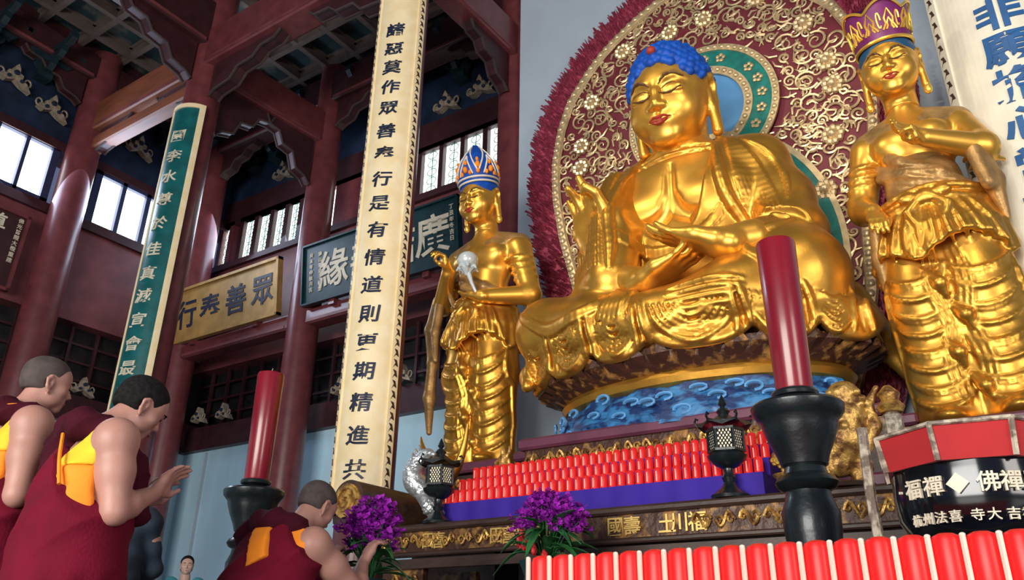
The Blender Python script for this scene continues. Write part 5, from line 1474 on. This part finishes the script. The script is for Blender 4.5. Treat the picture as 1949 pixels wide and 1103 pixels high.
        for q in (-1,1): S.chain([P0+(q*.08,0,0),(q*.09,0,.48),(q*.09,.02,.10)],[.125,.085,.07],.04)
        P,Q=S.mesh(); mesh_obj('trousers',P,Q,M[leg],t,True)
    return t
rel=((.25,.3,.25),)*4; relT=((.30,-.12,.30),(.28,-.22,.48)); flat=((.08,.12,.1),)*4
# bowed monk
person('monk with short black hair, head bowed and hands raised, in crimson robe with yellow shoulder',(-3.02,1.67,.015),pi-.2,dict(
    pelvis=(0,.02,.84),chest=(0,.015,1.12),neck=(0,-.01,1.335),head=(0,-.075,1.355),tilt=.50,
    shR=(-.185,0,1.275),elR=(-.225,-.035,1.02),wrR=(-.13,-.19,1.115),shL=(.185,0,1.275),elL=(.23,-.06,1.02),wrL=(.08,-.21,1.09),
    handR=((-.122,-.20,1.12),(.45,.55,-.5),rel,relT),handL=((.07,-.22,1.105),(.45,-.5,.5),rel,relT),orange=.055,
    shawl=[(-.125,-.16,1.03),(-.115,-.105,1.20),(-.105,-.02,1.315),(-.05,.085,1.345),(.06,.085,1.345),(.12,-.02,1.315),(.12,-.13,1.15)],
    drape=[((.16,.05,1.29),(.24,.02,1.08),.085,.09),((.10,.09,1.24),(.04,.11,1.08),.06,.05)],piping=[(-.02,.135,1.30),(-.10,.150,1.20),(-.15,.145,1.10)]),hair='black_hair',hair_cut=.02)
# balding monk at the edge
person('balding monk at the left edge in a dark crimson robe, yellow and orange shoulder',(-3.65,1.66,.05),pi-.2,dict(
    pelvis=(0,.02,.90),chest=(0,.015,1.20),neck=(0,.0,1.455),head=(0,-.055,1.49),tilt=.10,
    shR=(-.195,0,1.375),elR=(-.235,-.0,1.09),wrR=(-.12,-.20,1.20),shL=(.195,0,1.375),elL=(.24,-.05,1.10),wrL=(.09,-.22,1.18),
    handR=((-.115,-.215,1.21),(1.0,0,-.5),rel,relT),handL=((.08,-.235,1.19),(1.0,0,.5),rel,relT),orange=.06,cut=0,
    shawl=[(-.13,-.17,1.10),(-.125,-.11,1.30),(-.115,-.02,1.425),(-.05,.09,1.45),(.06,.09,1.45),(.12,-.02,1.425),(.12,-.13,1.25)],
    drape=[((.16,.05,1.38),(.25,.02,1.16),.09,.09)],piping=[(-.12,.02,1.475),(-.10,.10,1.455),(-.02,.145,1.43),(.08,.14,1.42)]),hair='stubble',hair_cut=.05)
# bending monk with the flowers
person('monk bending over purple flowers, crimson robe with an orange patch on the back',(-3.04,2.56,0),pi,dict(
    pelvis=(0,0,.68),chest=(0,-.055,.945),neck=(0,-.145,1.09),head=(0,-.215,1.135),tilt=.55,hipy=.0,
    shR=(-.185,-.105,1.03),elR=(-.235,-.35,.845),wrR=(-.13,-.49,.985),shL=(.185,-.105,1.03),elL=(.24,-.33,.86),wrL=(.12,-.47,.97),
    handR=((-.125,-.505,1.00),(.45,0,-.3),((.5,.7,.5),)*4,relT),handL=((.11,-.485,.985),(.5,0,.3),((.5,.7,.5),)*4,relT),orange=.30,cut=.15,
    patch=[((.0,0,1.0),(1,0,-.3)),((-.105,0,1.0),(-1,0,.35)),((0,0,1.10),(0,0,1)),((-.05,0,.935),(-.45,0,-1))],
    shawl=[(-.13,-.13,.92),(-.135,-.115,1.03),(-.11,-.055,1.105),(-.04,0,1.13),(.05,0,1.13),(.12,-.05,1.105),(.13,-.15,.98)],
    drape=[((.16,-.05,1.08),(.22,-.19,.92),.085,.085)],
    ),hair='stubble',hair_cut=.0)

person('woman in a turquoise top standing far back against the pale blue wall',(-10.05,7.15,0),.95,dict(
    pelvis=(0,.02,.90),chest=(0,.015,1.20),neck=(0,.0,1.46),head=(0,-.04,1.50),tilt=.05,
    shR=(-.17,0,1.37),elR=(-.22,.02,1.08),wrR=(-.20,-.10,.86),shL=(.17,0,1.37),elL=(.22,.02,1.08),wrL=(.20,-.10,.86),
    handR=((-.20,-.11,.84),(3.0,0,0),rel,relT),handL=((.20,-.11,.84),(3.0,0,0),rel,relT),cloth=('turquoise','navy_jacket')),kind='woman',hair='black_hair',skin='skin_pale')
person('person in a dark blue jacket, mostly hidden behind the monk with raised hands',(-5.02,2.98,-.02),pi+1.0,dict(
    pelvis=(0,.04,.92),chest=(0,.0,1.20),neck=(0,-.04,1.43),head=(0,-.10,1.45),tilt=.40,
    shR=(-.20,0,1.35),elR=(-.28,-.06,1.08),wrR=(-.16,-.26,1.0),shL=(.20,0,1.35),elL=(.28,-.06,1.08),wrL=(.16,-.26,1.0),
    handR=((-.15,-.28,1.0),(1.3,0,-.4),rel,relT),handL=((.15,-.28,1.0),(1.3,0,.4),rel,relT),cloth=('navy_jacket','navy_jacket')),kind='visitor',hair='black_hair',hair_cut=.02)
# ---------------------------------------------------------------- flowers, ornaments and small figures
def leaf(mb, p, d, L, w, rng, droop=.4):
    p=np.array(p,float); d=np.array(d,float); d/=np.linalg.norm(d); s=np.cross(d,(0,0,1.)); s/= (np.linalg.norm(s)+1e-6); P=[]
    for u in np.linspace(0,1,7):
        c=p+d*L*u+np.array((0,0,-droop*L*u*u)); ww=w*sin(pi*min(1,u*.9+.08)); P.append([c-s*ww,c+np.array((0,0,-ww*.35)),c+s*ww])
    mb.sheet(P,.0025)
def bouquet(label, loc, vase_h, vase_m, spread, n, lean=(0,0), vase_r=.07, leaves=30, red=False, extra=''):
    t=thing('bouquet',label,'flowers',loc); rng=random.Random(int(abs(loc[0])*100)+n)
    st=MB(); fl=MB(); lf=MB(); rd=MB(); fs=[]
    for i in range(n):
        a=rng.uniform(0,2*pi); r=sqrt(rng.random()); tip=np.array((lean[0]+spread[0]*r*cos(a),lean[1]+spread[1]*r*sin(a),spread[2]*(1-.45*r*r)+rng.uniform(-.04,.03)))
        st.tube([(0.2*tip[0]*rng.random(),.2*tip[1]*rng.random(),-.02),(tip[0]*.55,tip[1]*.55,tip[2]*.6),tuple(tip)],.004,5)
        for k in range(7):
            c=tip+np.array((rng.uniform(-.05,.05),rng.uniform(-.05,.05),rng.uniform(-.06,.045)))
            for q in range(6):
                b=rng.uniform(0,2*pi); e=rng.uniform(-.3,1.1); d=np.array((cos(b)*cos(e),sin(b)*cos(e),sin(e)))
                s=np.cross(d,(0.3,.2,1.)); s/=np.linalg.norm(s); L=rng.uniform(.026,.042); n_=np.cross(d,s)
                m=c+d*L*.6
                fl.add([c,m+s*L*.42+n_*.004,c+d*L,m-s*L*.42+n_*.004],[(0,1,2,3)])
    for i in range(leaves):
        a=rng.uniform(0,2*pi); z=rng.uniform(.0,spread[2]*.55); leaf(lf,(lean[0]*.4+.03*cos(a),lean[1]*.4+.03*sin(a),z),(cos(a),sin(a),rng.uniform(.1,.9)),rng.uniform(.14,.26)*(1.35 if red else 1),rng.uniform(.016,.030)*(1.2 if red else 1),rng,rng.uniform(.2,.9))
    st.build('stems',M['leaf'],t); fl.build('purple_blossoms',M['purple_flower'],t); lf.build('leaves',M['leaf'],t)
    if red:
        for i in range(9):
            c=(rng.uniform(-.16,.16),rng.uniform(-.14,-.02),rng.uniform(-.02,.16))
            for q in range(5): rd.ball((c[0]+rng.uniform(-.012,.012),c[1]+rng.uniform(-.01,.01),c[2]+rng.uniform(-.03,.03)),(.014,.012,.024),7,5)
        rd.build('red_blossoms',M['red_flower'],t,True)
    for o in (t.children): pass
    return t
def vase(label, loc, h, r, m):
    t=thing('vase',label,'vase',loc)
    MB().lathe([(r*.62,0),(r*.66,h*.03),(r*.8,h*.2),(r*1.0,h*.52),(r*.96,h*.68),(r*.62,h*.86),(r*.52,h*.92),(r*.66,h*.985),(r*.70,h),(r*.60,h*.99),(r*.45,h*.9)],n=36).build('vase_body',M[m],t,True)
    MB().lathe([(r*.985,h*.45),(r*1.015,h*.47),(r*1.015,h*.5),(r*.985,h*.52)],n=36).build('band',M['iron'],t,True); return t
vase('dark teal vase on the floor holding the purple bouquet before the altar',(-2.66,4.30,0),1.10,.19,'teal_dark')
bouquet('purple bouquet with green leaves and red blossoms in front of the altar table',(-2.62,4.28,1.09),0,'',(.21,.11,.37),60,(.05,-.02),leaves=46,red=True)
vase('tall dark vase under the purple flowers the bending monk arranges',(-3.02,3.22,0),.93,.13,'teal_dark')
bouquet('purple flowers with green stems between the hands of the bending monk',(-3.02,3.22,.93),0,'',(.15,.11,.37),44,(-.03,.02),leaves=22)

def silver_dragon():
    t=thing('dragon_ornament','silvery scaled dragon ornament beside the left iron lantern','ornament',(-4.28,5.06,1.50))
    S=Sculpt((-.22,-.2,-.02),(.34,.22,.62),.009)
    sp=spline([(.22,-.02,.03),(.14,-.03,.14),(.05,.0,.26),(-.04,-.03,.36),(.0,-.06,.46),(.08,-.04,.53)],26)
    S.chain(sp,list(np.linspace(.035,.085,14))+list(np.linspace(.085,.045,12)),.02)
    S.ell((.10,-.06,.545),(.075,.05,.045),.03); S.cone((.14,-.07,.55),(.20,-.08,.53),.03,.02,.02)
    for i in range(2,24):
        c=np.array(sp[i]); 
        for a in np.linspace(pi*.9,2.1*pi,7): S.ell(c+np.array((.07*cos(a+i*.45),.07*sin(a+i*.45),.01)),(.020,.020,.014),.008)
    P,Q=S.mesh(); mesh_obj('scaled_body',P,Q,M['silver'],t,True)
    f=MB()
    for i in range(3,25,2):
        c=np.array(sp[i]); f.prism([(c[0]-.02,c[2]+.06),(c[0]+.03,c[2]+.06),(c[0]-.03,c[2]+.13)],c[1]-.012,c[1]+.012)
    f.build('back_fin',M['silver'],t)
    h=MB().tube(spline([(.06,-.02,.57),(.0,.0,.66),(-.03,.02,.72)],8),[.018,.017,.016,.014,.012,.01,.008,.004],6); h.build('horn',M['gold'],t,True)
silver_dragon()
t=thing('horn_ornament','golden upturned horn ornament rising behind the left iron lantern','ornament',(-4.34,5.50,1.482))
MB().lathe([(.13,0),(.14,.05),(.09,.10),(.11,.22),(.08,.34),(.06,.42)],n=20).build('stem',M['carved_bright'],t,True)
MB().tube(spline([(-.10,0,.40),(0,0,.46),(.10,0,.58),(.16,0,.74),(.19,0,.92)],20),list(np.linspace(.075,.012,20)),10).build('horn',M['gold'],t,True)
MB().tube(spline([(-.10,-.02,.40),(-.20,-.04,.38),(-.27,-.04,.42)],10),list(np.linspace(.06,.02,10)),8).build('orange_tip',M['orange_cloth'],t,True)

def figurine(label, loc, s, m='carved_bright'):
    t=thing('figurine',label,'figurine',loc)
    S=Sculpt((-.12*s,-.12*s,-.01),(.12*s,.12*s,.40*s),.0062*s)
    c=lambda a,b,ra,rb,k=.02:S.cone(np.array(a)*s,np.array(b)*s,ra*s,rb*s,k*s)
    c((0,0,.0),(0,0,.04),.07,.06); c((-.03,0,.05),(-.02,0,.17),.03,.03); c((.03,0,.05),(.02,0,.17),.03,.03); c((0,0,.16),(0,0,.27),.05,.045)
    c((-.04,0,.26),(-.09,-.02,.20),.022,.018); c((-.09,-.02,.20),(-.04,-.06,.22),.018,.014); c((.04,0,.26),(.08,.0,.32),.022,.016); c((.08,0,.32),(.085,-.01,.38),.016,.012)
    S.ell(np.array((0,-.005,.325))*s,np.array((.033,.036,.042))*s,.01*s); c((0,0,.36),(0,0,.385),.02,.008)
    for q in (-1,1): c((q*.05,.03,.24),(q*.09,.04,.06),.02,.008)
    P,Q=S.mesh(); mesh_obj('figure_body',P,Q,M[m],t,True)
    MB().lathe([(.085*s,0),(.09*s,.012*s),(.075*s,.02*s)],n=20).build('base',M['gold_dull'],t,True); return t
figurine('small gilt figurine before the pedestal behind the left end of the red cups',(-3.92,5.72,1.93),.75)
figurine('small gilt figurine with a raised arm behind the right iron lantern',(-1.35,5.32,1.482),1.5)
tag(MB().box((-3.92,5.74,1.70),(.2,.2,.455)).build('figurine_plinth',M['wood_dark'],None),'small dark plinth under the left gilt figurine','plinth')

def lion():
    t=thing('lion_ornament','gilt carved lion ornament standing right of the big candlestick','ornament',(-.94,4.98,1.513))
    S=Sculpt((-.32,-.2,-.03),(.26,.22,.62),.0085)
    S.chain([(.0,0,.52),(-.02,0,.40),(-.05,0,.26),(-.10,0,.12)],[.07,.10,.11,.08],.04); S.ell((-.02,-.03,.52),(.085,.08,.075),.03)
    S.chain([(-.10,-.03,.24),(-.17,-.06,.15),(-.16,-.07,.02)],[.06,.045,.035],.03); S.chain([(-.02,.05,.2),(.02,.05,.1),(-.02,.04,.02)],[.06,.05,.04],.03)
    for i in range(46):
        a=i*2.4; z=.30+.25*(i/46); r=.10+.02*sin(i); S.ell((-.03+r*cos(a),.0+r*.9*sin(a),z),(.026,.026,.022),.008)
    S.chain([(.05,.03,.20),(.12,.04,.32),(.10,.04,.45),(.16,.04,.55)],[.04,.035,.03,.015],.02)
    P,Q=S.mesh(); mesh_obj('carved_body',P,Q,M['carved_bright'],t,True)
    f=MB(); rng=random.Random(1)
    for i in range(22):
        a=rng.uniform(0,2*pi); r=.07*sqrt(rng.random()); f.ball((-.17+r*cos(a),-.10+r*.4*sin(a),.27+.05*rng.random()),(.022,.018,.014),6,4)
    f.build('yellow_flower',M['yellow_cloth'],t,True)
    MB().lathe([(.15,-.03),(.16,-.01),(.14,0)],n=24,c=(-.08,0,0)).build('base',M['wood_dark'],t,True)
lion()
t=thing('gilt_post','brown and gilt carved post right of the lion ornament','post',(-.72,5.02,1.482))
MB().box((0,0,.21),(.10,.10,.42),bev=.02).build('post_body',M['trim_grey'],t)
MB().lathe([(.06,.42),(.08,.45),(.05,.49),(.065,.53),(.02,.58)],n=16).build('cap',M['carved_bright'],t,True)
t=thing('offering_flowers','small gilt and yellow flower offering on the altar table by the right candlestick','ornament',(-1.34,5.0,1.482))
MB().lathe([(.06,0),(.07,.01),(.03,.04),(.08,.10),(.10,.12)],n=20).build('bowl',M['carved_bright'],t,True)
b=MB(); rng=random.Random(6)
for i in range(26): b.ball((rng.uniform(-.08,.08),rng.uniform(-.07,.07),.12+.10*rng.random()),(.022,.02,.018),6,4)
b.build('blossoms',M['crown_gold'],t,True)
# ---------------------------------------------------------------- small pieces belong to the part they sit on
OWN={'lips':'body','painted_brow':'body','eyebrows':'body','crown_outline':'crown','crown_jewels':'crown','crown_filigree':'crown','hair_jewel':'hair','gilt_character':'frieze','frieze_carving':'frieze',
     'scroll_carving':'scroll_end','border_beads':'border','halo_beads':'halo_outer_ring','ring_flowers':'halo_teal_ring','border_pattern':'border','glint_cap':'glint_strip','glint_streak':'votive_cup','spike':'drip_pan','wick':'wax','roof_corner':'roof','finial':'roof','orange_patch':'robe','orange_piping':'robe','horn_tip':'horn','wave_crest':'painted_wave_base','lotus_petals':'carved_bowl'}
stem_=lambda n:n.split('.')[0]
for r in [o for o in bpy.data.objects if o.parent is None and o.children]:
    kids={}
    for c in r.children: kids.setdefault(stem_(c.name),c)
    for c in list(r.children):
        q=kids.get(OWN.get(stem_(c.name)))
        if q is not None and q is not c and not c.children: c.parent=q
